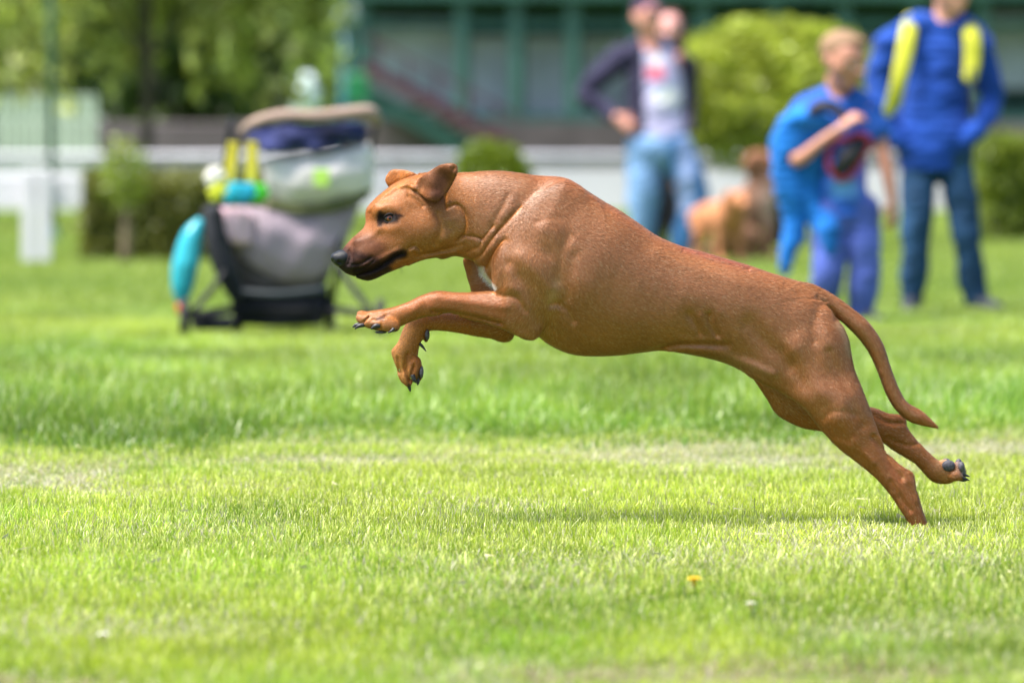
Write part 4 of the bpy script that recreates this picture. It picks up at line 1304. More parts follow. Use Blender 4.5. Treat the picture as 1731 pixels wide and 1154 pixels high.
# ------------------------------------------------------------------ the stand and the fences
def build_structures():
    green = mat('green_paint', (.045, .12, .10), .5, .25, 6, spec=.4)
    dgreen = mat('dark_green_paint', (.025, .085, .07), .55, .3, 4, spec=.35)
    greyp = mat('grey_panel', (.36, .40, .43), .6, .3, 1.6, .002)
    brown = mat('stained_plinth', (.10, .082, .088), .9, .35, 2.2, .01)
    maroon = mat('maroon_paint', (.07, .018, .035), .55, .2, 5)
    white = mat('white_board', (.62, .60, .66), .55, .06, 3, .001)
    greyw = mat('rail_metal', (.42, .42, .48), .45, .12, 5)
    Y = 64.0; s = FPX / Y
    zz = lambda py: CAMH + (HOR - py) / s
    st = empty('grandstand', (0, Y, 0)); tag(st, 'dark green grandstand with grey panels and green columns behind everyone', 'grandstand')
    x0, x1 = gx(560, Y), gx(2500, Y)
    mb = MB(); mb.box(((x0 + x1) / 2, .4, .47), (x1 - x0, .5, .94)); mb.build('plinth', brown, st)
    mb = MB(); mb.box(((x0 + x1) / 2, 1.2, 3.2), (x1 - x0, .2, 6.4)); mb.build('back_wall', dgreen, st)
    mb = MB(); mb.box(((x0 + x1) / 2, .65, 3.0), (x1 - x0 + .4, .9, 1.5), bev=.03); mb.build('roof_fascia', dgreen, st)
    mb = MB(); mb.box(((x0 + x1) / 2, .42, zz(42)), (x1 - x0, .10, .09)); mb.build('beam', dgreen, st)
    mb = MB(); mb.box(((x0 + x1) / 2, .36, .985), (x1 - x0, .12, .09)); mb.build('ledge', dgreen, st)
    for px in (612, 780, 872, 968, 1075, 1190, 1310, 1430, 1550, 1665, 1780, 1900):
        mb = MB(); mb.box((gx(px, Y), .40, 1.62), (.15, .13, 1.26), bev=.02); mb.build('column', green, st)
    for (a, b, t, bt, dy) in ((628, 768, 30, 178, .85), (795, 860, 60, 205, .80), (888, 956, 60, 205, .8), (985, 1062, 60, 200, .85), (1205, 1297, 60, 190, .85), (1325, 1417, 50, 190, .85), (1445, 1537, 60, 190, .85), (1562, 1652, 60, 195, .85), (1678, 1768, 20, 150, .8), (1795, 1888, 30, 150, .8)):
        f = MB(); f.box(((gx(a, Y) + gx(b, Y)) / 2, dy, (zz(t) + zz(bt)) / 2), ((b - a) / s, .06, (bt - t) / s), bev=.01)
        f.build('panel', greyp, st)
    # stair
    Y2 = 61.5; s2 = FPX / Y2; z2 = lambda py: CAMH + (HOR - py) / s2
    r = empty('staircase', (gx(740, Y2), Y2, 0)); tag(r, 'outdoor stair with a sloping maroon side board in front of the stand', 'staircase')
    def sl(pa, pb, th, dy, m, name, dep=.08):
        (ax, ay), (bx, by) = pa, pb
        A = Vector((gx(ax, Y2) - r.location.x, dy, z2(ay))); B = Vector((gx(bx, Y2) - r.location.x, dy, z2(by)))
        L = (B - A).length; ang = math.atan2(B.z - A.z, B.x - A.x)
        mb = MB(); mb.box((A + B) / 2, (L, dep, th), M=Matrix.Rotation(-ang, 3, 'Y')); return mb.build(name, m, r)
    sl((615, 112), (862, 246), .12, -.3, maroon, 'side_board')
    sl((612, 150), (800, 262), .16, -.22, dgreen, 'side_board')
    sl((615, 60), (880, 200), .03, -.3, maroon, 'handrail', .03)
    for q in range(9):
        xx = 630 + q * 24; yy = 128 + q * 13
        mb = MB(); mb.box((gx(xx, Y2) - r.location.x, .35, z2(yy + 8)), (.17, 1.1, .04)); mb.build('step', greyp, r)
    for q in range(5):
        xx = 640 + q * 50; yy = 126 + q * 27
        mb = MB(); mb.box((gx(xx, Y2) - r.location.x, -.3, z2(yy) + .17), (.03, .03, .36)); mb.build('baluster', maroon, r)
    mb = MB(); mb.box((-.3, .5, .48), (1.3, .9, .96)); mb.build('stair_base', brown, r)
    # low dark wall left of the stand
    mb = MB(); mb.box((0, 0, .48), (gx(560, 63) - gx(-1500, 63), .3, .90), bev=.02); 
    o = mb.build('garden_wall', brown); o.location = ((gx(560, 63) + gx(-1500, 63)) / 2, 64.2, 0); tag(o, 'low dark brown wall under the trees left of the stand', 'wall')
    # picket fence
    Y3 = 58.5; s3 = FPX / Y3; z3 = lambda py: CAMH + (HOR - py) / s3
    r = empty('picket_fence', (gx(60, Y3), Y3, 0)); tag(r, 'pale picket fence of upright slats at the left edge', 'fence')
    mb = MB(); k = 0
    xx = gx(-160, Y3)
    while xx < gx(172, Y3):
        mb.box((xx - r.location.x, 0, (z3(196) + .02) / 2 + .2), (.062, .02, z3(196) - .4 + .38), bev=.004); xx += .085
    mb.build('slats', mat('pale_slat', (.44, .54, .44), .6, .15, 4), r)
    for zf in (.55, .95):
        mb = MB(); mb.box((gx(6, Y3) - r.location.x, .03, zf), (1.98, .03, .05)); mb.build('rail', white, r)
    # track barrier
    Y4 = 45.5; s4 = FPX / Y4; z4 = lambda py: CAMH + (HOR - py) / s4
    xa, xb = gx(-1100, Y4), gx(2700, Y4)
    r = empty('track_barrier', (0, Y4, 0)); tag(r, 'long white board barrier with a grey rail behind the people', 'barrier')
    mb = MB(); mb.tube([(xa, 0, z4(264)), (xb, 0, z4(264))], .028, 10); mb.build('top_rail', greyw, r, True)
    mb = MB(); mb.tube([(xa, .01, z4(277)), (xb, .01, z4(277))], .014, 8); mb.build('lower_rail', greyw, r, True)
    xx = xa; i = 0
    while xx < xb - .1:
        mb = MB(); mb.box((xx + 1.0, 0, (z4(286) + .22) / 2), (1.95, .025, z4(286) - .22), bev=.004); mb.build('board', white, r)
        mb = MB(); mb.tube([(xx, .03, -.02), (xx, .03, z4(262))], .025, 8); mb.build('post', greyw, r, True)
        xx += 2.0
    # white jump stand at the left
    Y5 = 36.9; s5 = FPX / Y5; z5 = lambda py: CAMH + (HOR - py) / s5
    r = empty('jump_stand', (gx(62, Y5), Y5, 0)); tag(r, 'white wooden obstacle stand with a broad post at the left edge', 'obstacle')
    for dx, wp_ in ((-13, 22), (13, 22)):
        mb = MB(); mb.box((dx / s5 * 1.0, 0, z5(285) / 2), (wp_ / s5, .07, z5(285)), bev=.01); mb.build('post', white, r)
    for py in (305, 322, 340):
        mb = MB(); mb.box((-.02 - .06, .07, z5(py)), (.72, .03, .062), bev=.006); mb.build('crossboard', white, r)
    # green pole and lamp post
    Y6 = 44.6
    r = empty('green_pole', (gx(88, Y6), Y6, 0)); tag(r, 'thin green metal pole in front of the picket fence', 'pole')
    mb = MB(); mb.tube([(0, 0, 0), (0, 0, 4.2)], [.030, .026], 12); mb.build('shaft', green, r, True)
    mb = MB(); mb.lathe([(.07, 0), (.07, .02), (.04, .05), (.035, .12)], (0, 0, 0), 14); mb.build('base', green, r, True)
    Y7 = 59.0; s7 = FPX / Y7; z7 = lambda py: CAMH + (HOR - py) / s7
    r = empty('lamp_post', (gx(583, Y7), Y7, 0)); tag(r, 'green lamp post with a white globe and a switch box', 'lamp post')
    mb = MB(); mb.tube([(0, 0, 0), (0, 0, z7(40))], [.06, .05], 12); mb.build('shaft', mat('teal_paint', (.02, .10, .12), .5), r, True)
    glass = mat('lamp_glass', (.30, .36, .35), .2, .05, 4, spec=.6)
    mb = MB(); mb.lathe([(.03, -.13), (.09, -.10), (.125, -.03), (.125, .03), (.09, .10), (.03, .13)], (0.02, 0, z7(25)), 20); mb.build('globe', glass, r, True)
    mb = MB(); mb.box((.13, -.06, z7(150)), (.20, .16, .30), bev=.02); mb.build('switch_box', mat('bright_green_box', (.012, .17, .06), .5), r)
    r = empty('globe_lamp', (gx(516, 58), 58, 0)); tag(r, 'low white rounded lamp head rising behind the stroller handle', 'lamp')
    z8 = lambda py: CAMH + (HOR - py) / (FPX / 58)
    mb = MB(); mb.tube([(0, 0, 0), (0, 0, z8(200))], .04, 10); mb.build('shaft', greyw, r, True)
    mb = MB(); mb.lathe([(.10, z8(205)), (.13, z8(190)), (.145, z8(160)), (.125, z8(138)), (.07, z8(126)), (.01, z8(123))], (0, 0, 0), 22); mb.build('globe', mat('opal_glass', (.68, .80, .82), .25, .05, 4), r, True)

GD = 20000
build_ground()
if 'grass' not in SKIP: build_grass()
flower('dandelion', 1174, 1045, 9.85, (.80, .58, .03), (.60, .38, .02), .014, 'yellow dandelion in the blurred foreground turf', 'flower')
flower('daisy', 172, 1110, 9.0, (.75, .74, .70), (.6, .5, .2), .010, 'tiny white flower low in the left corner of the turf', 'flower', .035)
flower('daisy', 1270, 1060, 9.6, (.75, .74, .70), (.6, .5, .2), .009, 'tiny white flower just right of the yellow dandelion', 'flower', .035)
if 'bg' not in SKIP:
    build_plants()
    build_wood()
    build_structures()
# ------------------------------------------------------------------ people, animals and stroller in the background
def fig_mesh(name, F, m, parent, cols=None):
    V, Q = F.mesh()
    c_ = cols(V) if cols else None
    if name in ('sweater', 't_shirt', 'jacket', 'jeans', 'trousers', 'coat', 'dark_scarf'):      # loose cloth: real folds
        nrm = np.zeros_like(V)
        fn = np.cross(V[Q[:, 2]] - V[Q[:, 0]], V[Q[:, 3]] - V[Q[:, 1]])
        for i in range(4): np.add.at(nrm, Q[:, i], fn)
        nrm /= np.linalg.norm(nrm, axis=1, keepdims=True) + 1e-9
        f1 = vnoise3(V[:, 0] + V[:, 2] * .5, V[:, 1], V[:, 2] - V[:, 0] * .4, 9, 5); f2 = vnoise3(V[:, 0] - V[:, 2] * .6, V[:, 1], V[:, 2] * 1.8, 15, 6)
        amp = .011 if name in ('jeans', 'trousers') else .018
        V = V + nrm * ((f1 - .58) * 2.2 * amp + (1 - np.abs(f2 - .5) * 4) * amp * .45)[:, None]
    return mesh_np(name, V, Q, m, parent, cols=c_)

def skin_mat(name='skin', c=(.62, .34, .25)):
    m, n, p = new_mat(name)
    p.inputs['Base Color'].default_value = (*c, 1)
    p.inputs['Roughness'].default_value = .5
    p.inputs['Subsurface Weight'].default_value = .08
    p.inputs['Subsurface Scale'].default_value = .02
    tc = n.nodes.new('ShaderNodeTexCoord'); nz = n.nodes.new('ShaderNodeTexNoise'); nz.inputs['Scale'].default_value = 25
    mx = n.nodes.new('ShaderNodeMixRGB'); mx.inputs[1].default_value = (*c, 1); mx.inputs[2].default_value = (c[0] * 1.05, c[1] * .82, c[2] * .8, 1)
    n.links.new(tc.outputs['Object'], nz.inputs['Vector']); n.links.new(nz.outputs[0], mx.inputs[0]); n.links.new(mx.outputs[0], p.inputs['Base Color'])
    return m

class Fig:
    """a standing figure; nodes are given as photo pixels plus depth in metres (negative = nearer)"""
    def __init__(s, px, py, Y, name, label, cat):
        s.s = FPX / Y; s.px = px; s.py = py
        s.root = empty(name, (gx(px, Y), Y, 0)); tag(s.root, label, cat)
        s.z0 = CAMH + (HOR - py) / s.s
    def P(s, px, py, d=0.0, r=None):
        v = ((px - s.px) / s.s, d, (s.py - py) / s.s + s.z0)
        return v + (r,) if r is not None else v
    def ch(s, F, rows, k=.01, flat=None, spline=True):
        F.chain([s.P(a, b, d, r) for a, b, d, r in rows], k=k, flat=flat, spline=spline)

def head(F, c, h, yaw, tilt=0.0, neck=None):
    """head of height h centred at c; yaw 0 looks at the camera, positive looks to picture right. Returns a mapper for face points"""
    c = np.array(c)
    cy, sy = math.cos(yaw), math.sin(yaw)
    ct, st = math.cos(tilt), math.sin(tilt)
    def m(x, y, z):          # x = to picture right when yaw 0, y = forward (towards viewer), z up; in head heights
        y2, z2 = y * ct - z * st, y * st + z * ct
        # rotate about z : forward direction = (sin yaw, -cos yaw)
        X = x * cy + y2 * sy
        Yy = x * sy - y2 * cy
        return (c[0] + X * h, c[1] + Yy * h, c[2] + z2 * h)
    def b(x, y, z, r, k=.012):
        F.ell(m(x, y, z), (r * h, r * h, r * h), k=k)
    F.ell(m(0, -.06, .12), (.375 * h, .375 * h, .36 * h), k=0)
    b(0, .10, .14, .32); b(0, .12, -.05, .29, .03)
    b(0, .16, -.28, .19, .04); b(0, .24, -.40, .10, .03)                       # jaw, chin
    b(.20, .14, -.10, .13, .03); b(-.20, .14, -.10, .13, .03)                   # cheeks
    F.chain([m(0, .40, .04) + (.040 * h,), m(0, .46, -.06) + (.048 * h,), m(0, .48, -.115) + (.062 * h,)], k=.012)   # nose
    b(.055, .435, -.125, .042, .008); b(-.055, .435, -.125, .042, .008)
    F.chain([m(-.14, .37, .085) + (.035 * h,), m(0, .41, .075) + (.03 * h,), m(.14, .37, .085) + (.035 * h,)], k=.012)
    F.chain([m(-.085, .375, -.235) + (.022 * h,), m(0, .415, -.228) + (.030 * h,), m(.085, .375, -.235) + (.022 * h,)], k=.006)
    F.chain([m(-.07, .37, -.28) + (.022 * h,), m(0, .40, -.285) + (.032 * h,), m(.07, .37, -.28) + (.022 * h,)], k=.006)
    for sg in (1, -1):       # ears, eye sockets
        F.ell(m(sg * .365, -.03, -.02), (.06 * h, .06 * h, .115 * h), k=.008)
        F.ell(m(sg * .15, .43, .02), (.075 * h, .06 * h, .05 * h), k=.01, sub=True)
    return m

def face_parts(root, m, h, iris=(.10, .06, .035), lips=(.45, .16, .14)):
    wm = mat('eye_white', (.75, .73, .70), .2, .03, 50); im = mat('iris', iris, .15, .1, 300); lm = mat('lips', lips, .45, .1, 80); bm = mat('eyebrow_hair', (.10, .06, .035), .8, .3, 200)
    for sg in (1, -1):
        mb = MB(); c = m(sg * .15, .335, .02); mb.lathe([(math.sin(math.pi * i / 8) * .055 * h + 1e-5, -math.cos(math.pi * i / 8) * .055 * h) for i in range(9)], c, 14); e = mb.build('eye', wm, root, True)
        mb = MB(); c = m(sg * .15, .372, .018); mb.lathe([(math.sin(math.pi * i / 6) * .026 * h + 1e-5, -math.cos(math.pi * i / 6) * .026 * h) for i in range(7)], c, 10); mb.build('iris', im, e, True)
        mb = MB(); mb.tube([m(sg * .07, .405, .10), m(sg * .15, .41, .125), m(sg * .24, .345, .10)], [.012 * h, .016 * h, .008 * h], 6, 3); mb.build('eyebrow', bm, root, True)
    mb = MB(); mb.tube([m(-.09, .385, -.255), m(-.03, .425, -.245), m(.03, .425, -.245), m(.09, .385, -.255)], [.006 * h, .020 * h, .020 * h, .006 * h], 6, 3); mb.build('mouth', lm, root, True)

def hand(F, w, d, n, size, curl=.5, thumb=1):
    """w wrist point, d direction of the fingers, n palm normal (fingers curl towards it)"""
    w = Vector(w); d = Vector(d).normalized(); n = Vector(n).normalized(); n = (n - d * n.dot(d)).normalized()
    sdir = d.cross(n)
    L = size
    F.chain([tuple(w) + (.15 * L,), tuple(w + d * .22 * L) + (.20 * L,), tuple(w + d * .46 * L) + (.21 * L,)], k=.006, flat=(tuple(n), .52))
    for i, ln in enumerate((.44, .50, .46, .36)):
        o = (i - 1.5) * .125 * L
        b = w + d * .46 * L + sdir * o
        pts = [b]; dd = d.copy()
        for q, f in enumerate((.42, .32, .26)):
            a = curl * (.6 + .5 * q)
            dd = (dd * math.cos(a) + n * math.sin(a)).normalized() if q else (d * math.cos(curl * .5) + n * math.sin(curl * .5)).normalized()
            pts.append(pts[-1] + dd * ln * L * f)
        r = (.062, .056, .050, .042)
        F.chain([tuple(p) + (rr * L,) for p, rr in zip(pts, r)], k=.002, spline=False)
    t0 = w + d * .12 * L + sdir * thumb * .15 * L
    t1 = t0 + (d * .6 + sdir * thumb * .8 + n * .3).normalized() * .22 * L
    t2 = t1 + (d * .95 + sdir * thumb * .2 + n * .4).normalized() * .20 * L
    F.chain([tuple(t0) + (.085 * L,), tuple(t1) + (.066 * L,), tuple(t2) + (.05 * L,)], k=.004, spline=False)

def shoe(mb_root, c, ang, L, m, ms, name='shoe'):
    """shoe with heel at c pointing along ang (0 = to the camera)"""
    F = Field((-L, -L, -.01), (L, L, L * .5), .006, .05)
    dx, dy = math.sin(ang), -math.cos(ang)
    f = lambda a, z, r: (dx * a * L, dy * a * L, z * L, r * L)
    F.chain([f(-.08, .15, .15), f(.15, .15, .16), f(.45, .11, .145), f(.72, .09, .12)], k=.01)
    F.chain([f(-.02, .30, .15), f(.05, .2, .15)], k=.02)
    F.D = np.maximum(F.D, -(F.ax[2][None, None, :] - .012)).astype(np.float32)
    V, Q = F.mesh()
    o = mesh_np(name, V + np.array(c), Q, m, mb_root)
    F = Field((-L, -L, -.02), (L, L, .06), .006, .05)
    F.chain([f(-.10, .03, .155), f(.2, .03, .155), f(.45, .03, .155), f(.74, .03, .13)], k=.01)
    z = F.ax[2][None, None, :]
    F.D = np.maximum(F.D, np.maximum(z - .022, -(z - .001))).astype(np.float32)
    V, Q = F.mesh()
    mesh_np('sole', V + np.array(c), Q, ms, o)

def fabric(name, c, **k):
    return mat(name, c, k.pop('rough', .85), k.pop('var', .14), k.pop('scale', 7), k.pop('bump', .01), spec=.2, sheen=.1, bscale=k.pop('bscale', 11))

def build_big_boy():
    g = Fig(1590, 528, 26.6, 'person', 'older boy in a bright blue sweater and dark jeans with yellow backpack straps', 'person')
    sk = skin_mat(); s = g.s
    F = Field((-.30, -.28, 0), (.32, .28, 1.75), .0062, .05)
    hm = head(F, g.P(1604, -14, -.02), .215, .55, .10)
    g.ch(F, [(1600, 8, .01, .055), (1597, 32, .02, .054), (1592, 60, .03, .075)], .02)
    g.ch(F, [(1590, 76, .03, .08), (1588, 150, .03, .085), (1582, 230, .02, .08), (1580, 265, .02, .08)], .02, flat=((0, 1, 0), .7))
    g.ch(F, [(1524, 74, .03, .040), (1592, 70, .03, .045), (1644, 74, .03, .040)], .02)
    g.ch(F, [(1520, 74, .03, .040), (1496, 130, .05, .033), (1496, 180, .02, .029), (1518, 228, -.03, .024)], .02)
    g.ch(F, [(1646, 74, .03, .040), (1667, 127, .05, .033), (1671, 171, .05, .029), (1642, 224, -.02, .024)], .02)
    g.ch(F, [(1556, 275, .02, .070), (1552, 340, .0, .060), (1548, 400, -.01, .05), (1545, 470, .02, .045), (1543, 516, .03, .034)], .02)
    g.ch(F, [(1610, 275, .02, .070), (1622, 340, .0, .060), (1634, 400, -.01, .05), (1643, 470, .02, .045), (1650, 508, .03, .034)], .02)
    hand(F, g.P(1518, 228, -.03), (.9, .32, -.5), (.9, .2, .3), .15, .6, 1)
    hand(F, g.P(1642, 224, -.02), (-.85, .30, -.5), (-.3, .7, -.5), .15, .5, -1)
    fig_mesh('body', F, sk, g.root)
    face_parts(g.root, hm, .215)
    hr = mat('brown_hair', (.16, .085, .04), .8, .4, 60, .006)
    F = Field((-.2, -.25, 1.25), (.26, .25, 1.8), .007, .05)
    F.ell(hm(0, -.10, .20), (.40 * .215, .40 * .215, .36 * .215), k=0)
    F.ell(hm(0, .12, .34), (.30 * .215, .26 * .215, .17 * .215), k=.02)
    F.ell(hm(0, .42, -.02), (.30 * .215, .22 * .215, .28 * .215), k=.01, sub=True)
    fig_mesh('hair', F, hr, g.root)
    # sweater
    blue = fabric('royal_blue_knit', (.008, .050, .29), var=.18)
    F = Field((-.42, -.26, .5), (.40, .26, 1.5), .0068, .05)
    g.ch(F, [(1590, 62, .03, .10), (1588, 110, .02, .135), (1584, 180, .02, .150), (1578, 240, .01, .158), (1576, 272, .01, .150)], .03, flat=((0, 1, 0), .72))
    g.ch(F, [(1506, 70, .03, .062), (1550, 50, .03, .072), (1596, 46, .03, .075), (1634, 52, .03, .070), (1655, 76, .03, .062)], .02)
    g.ch(F, [(1508, 76, .03, .064), (1490, 130, .05, .058), (1491, 178, .02, .052), (1512, 226, -.04, .048), (1535, 244, -.04, .045)], .02)
    g.ch(F, [(1652, 80, .03, .064), (1669, 128, .05, .058), (1673, 172, .05, .052), (1652, 218, -.03, .048), (1620, 244, -.04, .045)], .02)
    g.ch(F, [(1555, 268, .02, .06), (1580, 282, .0, .07), (1605, 268, .02, .06)], .02)
    g.ch(F, [(1560, 30, .06, .035), (1592, 42, -.02, .030), (1630, 36, .05, .035)], .02)
    F.ell(g.P(1600, 12, -.03), (.062, .075, .07), k=.01, sub=True)
    F.D = np.maximum(F.D, (g.P(0, 291)[2] - F.ax[2])[None, None, :]).astype(np.float32)
    fig_mesh('sweater', F, blue, g.root)
    # jeans
    jm = mat('dark_jeans', (.016, .050, .115), .85, .35, 9, .004, spec=.2)
    F = Field((-.26, -.2, 0), (.28, .22, .9), .0068, .05)
    g.ch(F, [(1556, 262, .02, .085), (1552, 330, .0, .080), (1548, 400, -.01, .064), (1545, 470, .02, .058), (1543, 512, .03, .052)], .02)
    g.ch(F, [(1610, 262, .02, .085), (1622, 330, .0, .080), (1634, 400, -.01, .064), (1643, 470, .02, .058), (1650, 506, .03, .052)], .02)
    g.ch(F, [(1562, 258, .02, .105), (1604, 258, .02, .105)], .03)
    fig_mesh('jeans', F, jm, g.root)
    dk = mat('dark_shoe', (.02, .025, .035), .6, .2, 20); so_ = mat('shoe_sole', (.30, .30, .32), .7, .1)
    shoe(g.root, g.P(1542, 528, .04)[:2] + (0,), -.15, .25, dk, so_)
    shoe(g.root, g.P(1650, 528, .04)[:2] + (0,), .5, .25, dk, so_)
    # backpack on his back, straps over the chest
    bp = g.root
    ym = mat('yellow_webbing', (.50, .50, .035), .7, .12, 30, .003); bm = fabric('grey_pack', (.05, .055, .06))
    mb = MB(); mb.box(g.P(1588, 150, .27), (.30, .16, .42), bev=.05); pk = mb.build('backpack', bm, bp, True)
    for pts in (((1540, 34, .06), (1532, 60, -.085), (1524, 100, -.125), (1512, 150, -.13), (1500, 190, -.06), (1502, 215, .12)), ((1632, 38, .06), (1640, 62, -.08), (1640, 100, -.10), (1636, 130, -.11))):
        F = Field((-.4, -.25, .6), (.4, .3, 1.5), .007, .04)
        F.chain([g.P(a, b, d, r) for (a, b, d), r in zip(pts, (.034, .040, .040, .034, .026, .018))], k=.0, flat=((0, 1, 0), .28))
        fig_mesh('strap', F, ym, pk)
    mb = MB(); mb.tube([g.P(1638, 118, -.12), g.P(1640, 160, -.13), g.P(1648, 190, -.02)], .008, 6, 3); mb.build('strap_tail', bm, pk, True)

def build_small_boy():
    g = Fig(1430, 545, 25.0, 'person', 'smaller fair haired boy in a blue T-shirt with one arm across his chest', 'person')
    sk = skin_mat('skin', (.44, .23, .16))
    F = Field((-.30, -.28, 0), (.30, .28, 1.32), .0058, .045)
    H = .232
    hm = head(F, g.P(1424, 103, -.01), H, .75, -.22)
    g.ch(F, [(1415, 135, .02, .048), (1412, 158, .03, .046), (1412, 180, .03, .065)], .02)
    g.ch(F, [(1414, 196, .03, .06), (1418, 260, .02, .065), (1425, 340, .02, .065), (1430, 365, .02, .065)], .02, flat=((0, 1, 0), .8))
    g.ch(F, [(1372, 192, .03, .035), (1414, 186, .03, .040), (1464, 192, .02, .035)], .02)
    g.ch(F, [(1470, 188, .02, .045), (1486, 235, .02, .034), (1499, 285, .0, .029), (1507, 340, -.02, .021)], .015)
    g.ch(F, [(1368, 190, .03, .045), (1350, 235, .02, .036), (1346, 270, -.08, .032), (1385, 240, -.14, .024), (1418, 216, -.16, .019)], .01)
    g.ch(F, [(1408, 375, .02, .058), (1402, 430, -.01, .050), (1399, 480, -.01, .042), (1392, 528, .06, .030)], .02)
    g.ch(F, [(1450, 375, .02, .058), (1462, 430, .0, .050), (1462, 480, .0, .046), (1458, 535, .03, .030)], .02)
    hand(F, g.P(1507, 340, -.02), (.05, -.1, -1), (-.6, .5, 0), .135, .35, -1)
    hand(F, g.P(1418, 216, -.16), (.75, -.1, .62), (.4, .5, -.6), .135, .8, 1)
    fig_mesh('body', F, sk, g.root)
    face_parts(g.root, hm, H, (.08, .12, .16))
    hr = mat('fair_hair', (.22, .13, .075), .75, .3, 80, .005)
    F = Field((-.24, -.25, .95), (.24, .25, 1.4), .0065, .05)
    F.ell(hm(0, -.10, .19), (.395 * H, .395 * H, .36 * H), k=0)
    F.ell(hm(0, .14, .37), (.28 * H, .24 * H, .13 * H), k=.02)
    F.ell(hm(0, .46, -.02), (.34 * H, .26 * H, .30 * H), k=.01, sub=True)
    F.ell(hm(0, -.05, -.30), (.6 * H, .6 * H, .22 * H), k=.01, sub=True)
    fig_mesh('hair', F, hr, g.root)
    # T-shirt with a violet yoke
    def shirt_col(V):
        c = np.tile([.010, .09, .44], (len(V), 1))
        z = V[:, 2]; x = V[:, 0]
        yoke = np.clip((z - 1.00) / .05 - np.abs(x + .04) * 3 + .2, 0, 1)[:, None] * .8
        c = c * (1 - yoke) + np.array([.20, .13, .48]) * yoke
        d = np.exp(-((x - .06) / .07) ** 2 - ((z - .66) / .10) ** 2)[:, None] * .8
        c = c * (1 - d) + np.array([.16, .12, .55]) * d
        d = (np.exp(-((x + .01) / .065) ** 4 - ((z - .575) / .045) ** 4) * (V[:, 1] < 0))[:, None] * .75
        c = c * (1 - d) + np.array([.10, .32, .56]) * d
        return c
    m, n, p = new_mat('blue_cotton')
    a = n.nodes.new('ShaderNodeAttribute'); a.attribute_name = 'col'; n.links.new(a.outputs['Color'], p.inputs['Base Color']); p.inputs['Roughness'].default_value = .85
    tc = n.nodes.new('ShaderNodeTexCoord'); nz = n.nodes.new('ShaderNodeTexNoise'); nz.inputs['Scale'].default_value = 9; b = n.nodes.new('ShaderNodeBump'); b.inputs['Distance'].default_value = .012
    n.links.new(tc.outputs['Object'], nz.inputs['Vector']); n.links.new(nz.outputs[0], b.inputs['Height']); n.links.new(b.outputs[0], p.inputs['Normal'])
    F = Field((-.26, -.22, .38), (.26, .22, 1.1), .0062, .05)
    g.ch(F, [(1414, 178, .03, .075), (1414, 215, .02, .098), (1420, 270, .02, .106), (1428, 330, .01, .115), (1432, 362, .01, .120)], .02, flat=((0, 1, 0), .8))
    g.ch(F, [(1364, 188, .03, .052), (1400, 168, .03, .055), (1440, 168, .03, .055), (1470, 184, .02, .056)], .02)
    g.ch(F, [(1470, 186, .02, .056), (1483, 222, .02, .060)], .02)
    g.ch(F, [(1366, 190, .03, .052), (1352, 226, .02, .055)], .02)
    F.ell(g.P(1420, 150, -.01), (.055, .07, .055), k=.01, sub=True)
    F.D = np.maximum(F.D, (.458 - F.ax[2])[None, None, :]).astype(np.float32)
    fig_mesh('t_shirt', F, m, g.root, shirt_col)
    tm = fabric('violet_blue_trousers', (.075, .115, .42), var=.2)
    F = Field((-.24, -.2, 0), (.24, .22, .56), .0062, .05)
    g.ch(F, [(1408, 360, .02, .085), (1402, 430, -.02, .074), (1398, 480, -.02, .062), (1390, 520, .06, .052), (1386, 532, .07, .05)], .02)
    g.ch(F, [(1452, 360, .02, .085), (1462, 430, .0, .070), (1460, 480, .0, .062), (1455, 532, .03, .056)], .02)
    g.ch(F, [(1412, 355, .02, .095), (1448, 355, .02, .095)], .03)
    fig_mesh('trousers', F, tm, g.root)
    dk = mat('dark_shoe', (.02, .025, .035), .6, .2, 20); so_ = mat('shoe_sole', (.30, .30, .32), .7, .1)
    shoe(g.root, g.P(1388, 545, .06)[:2] + (0,), .6, .20, dk, so_)
    shoe(g.root, g.P(1456, 545, .03)[:2] + (0,), .5, .20, dk, so_)
    # blue jacket draped over his arm
    jm = fabric('azure_jacket', (.008, .13, .46), var=.25)
    F = Field((-.38, -.26, .1), (.0, .2, 1.02), .0062, .05)
    g.ch(F, [(1385, 195, .0, .05), (1352, 214, -.01, .070), (1334, 240, -.02, .075), (1332, 290, -.02, .066), (1338, 340, -.02, .056), (1342, 390, -.01, .042), (1332, 430, -.01, .037), (1326, 456, -.01, .030)], .02)
    g.ch(F, [(1375, 205, -.02, .05), (1380, 235, .0, .06), (1370, 280, .0, .055), (1395, 330, .02, .05), (1400, 390, -.06, .045), (1402, 428, -.07, .025)], .02)
    g.ch(F, [(1352, 240, .0, .062), (1362, 290, .0, .058), (1370, 335, .0, .050), (1380, 372, -.02, .035)], .03)
    g.ch(F, [(1330, 215, -.05, .04), (1360, 200, -.08, .045), (1392, 205, -.06, .035)], .02)
    o = fig_mesh('jacket', F, jm, None)
    o.location = g.root.location; tag(o, 'azure blue jacket hanging over the smaller boy\'s bent arm', 'jacket')
    # sling bag straps
    r = empty('sling_bag', g.root.location); tag(r, 'black bag with a red rim held against the smaller boy\'s chest', 'bag')
    F = Field((-.2, -.3, .5), (.2, .1, .9), .006, .05)
    F.chain([g.P(1412, 292, -.12, .030), g.P(1430, 268, -.14, .040), g.P(1450, 245, -.12, .034)], k=.01, flat=((0, 1, 0), .6))
    fig_mesh('pouch', F, mat('black_nylon', (.010, .010, .014), .5, .2, 40, .003), r)
    mb = MB()
    ring = [(1400, 250), (1398, 278), (1412, 300), (1432, 298), (1450, 272), (1466, 246), (1462, 232), (1446, 228), (1424, 236), (1408, 240), (1400, 250)]
    mb.tube([g.P(a, b, -.125) for a, b in ring], .013, 8, 4); mb.build('rim', mat('red_binding', (.30, .02, .05), .6, .1), r, True)
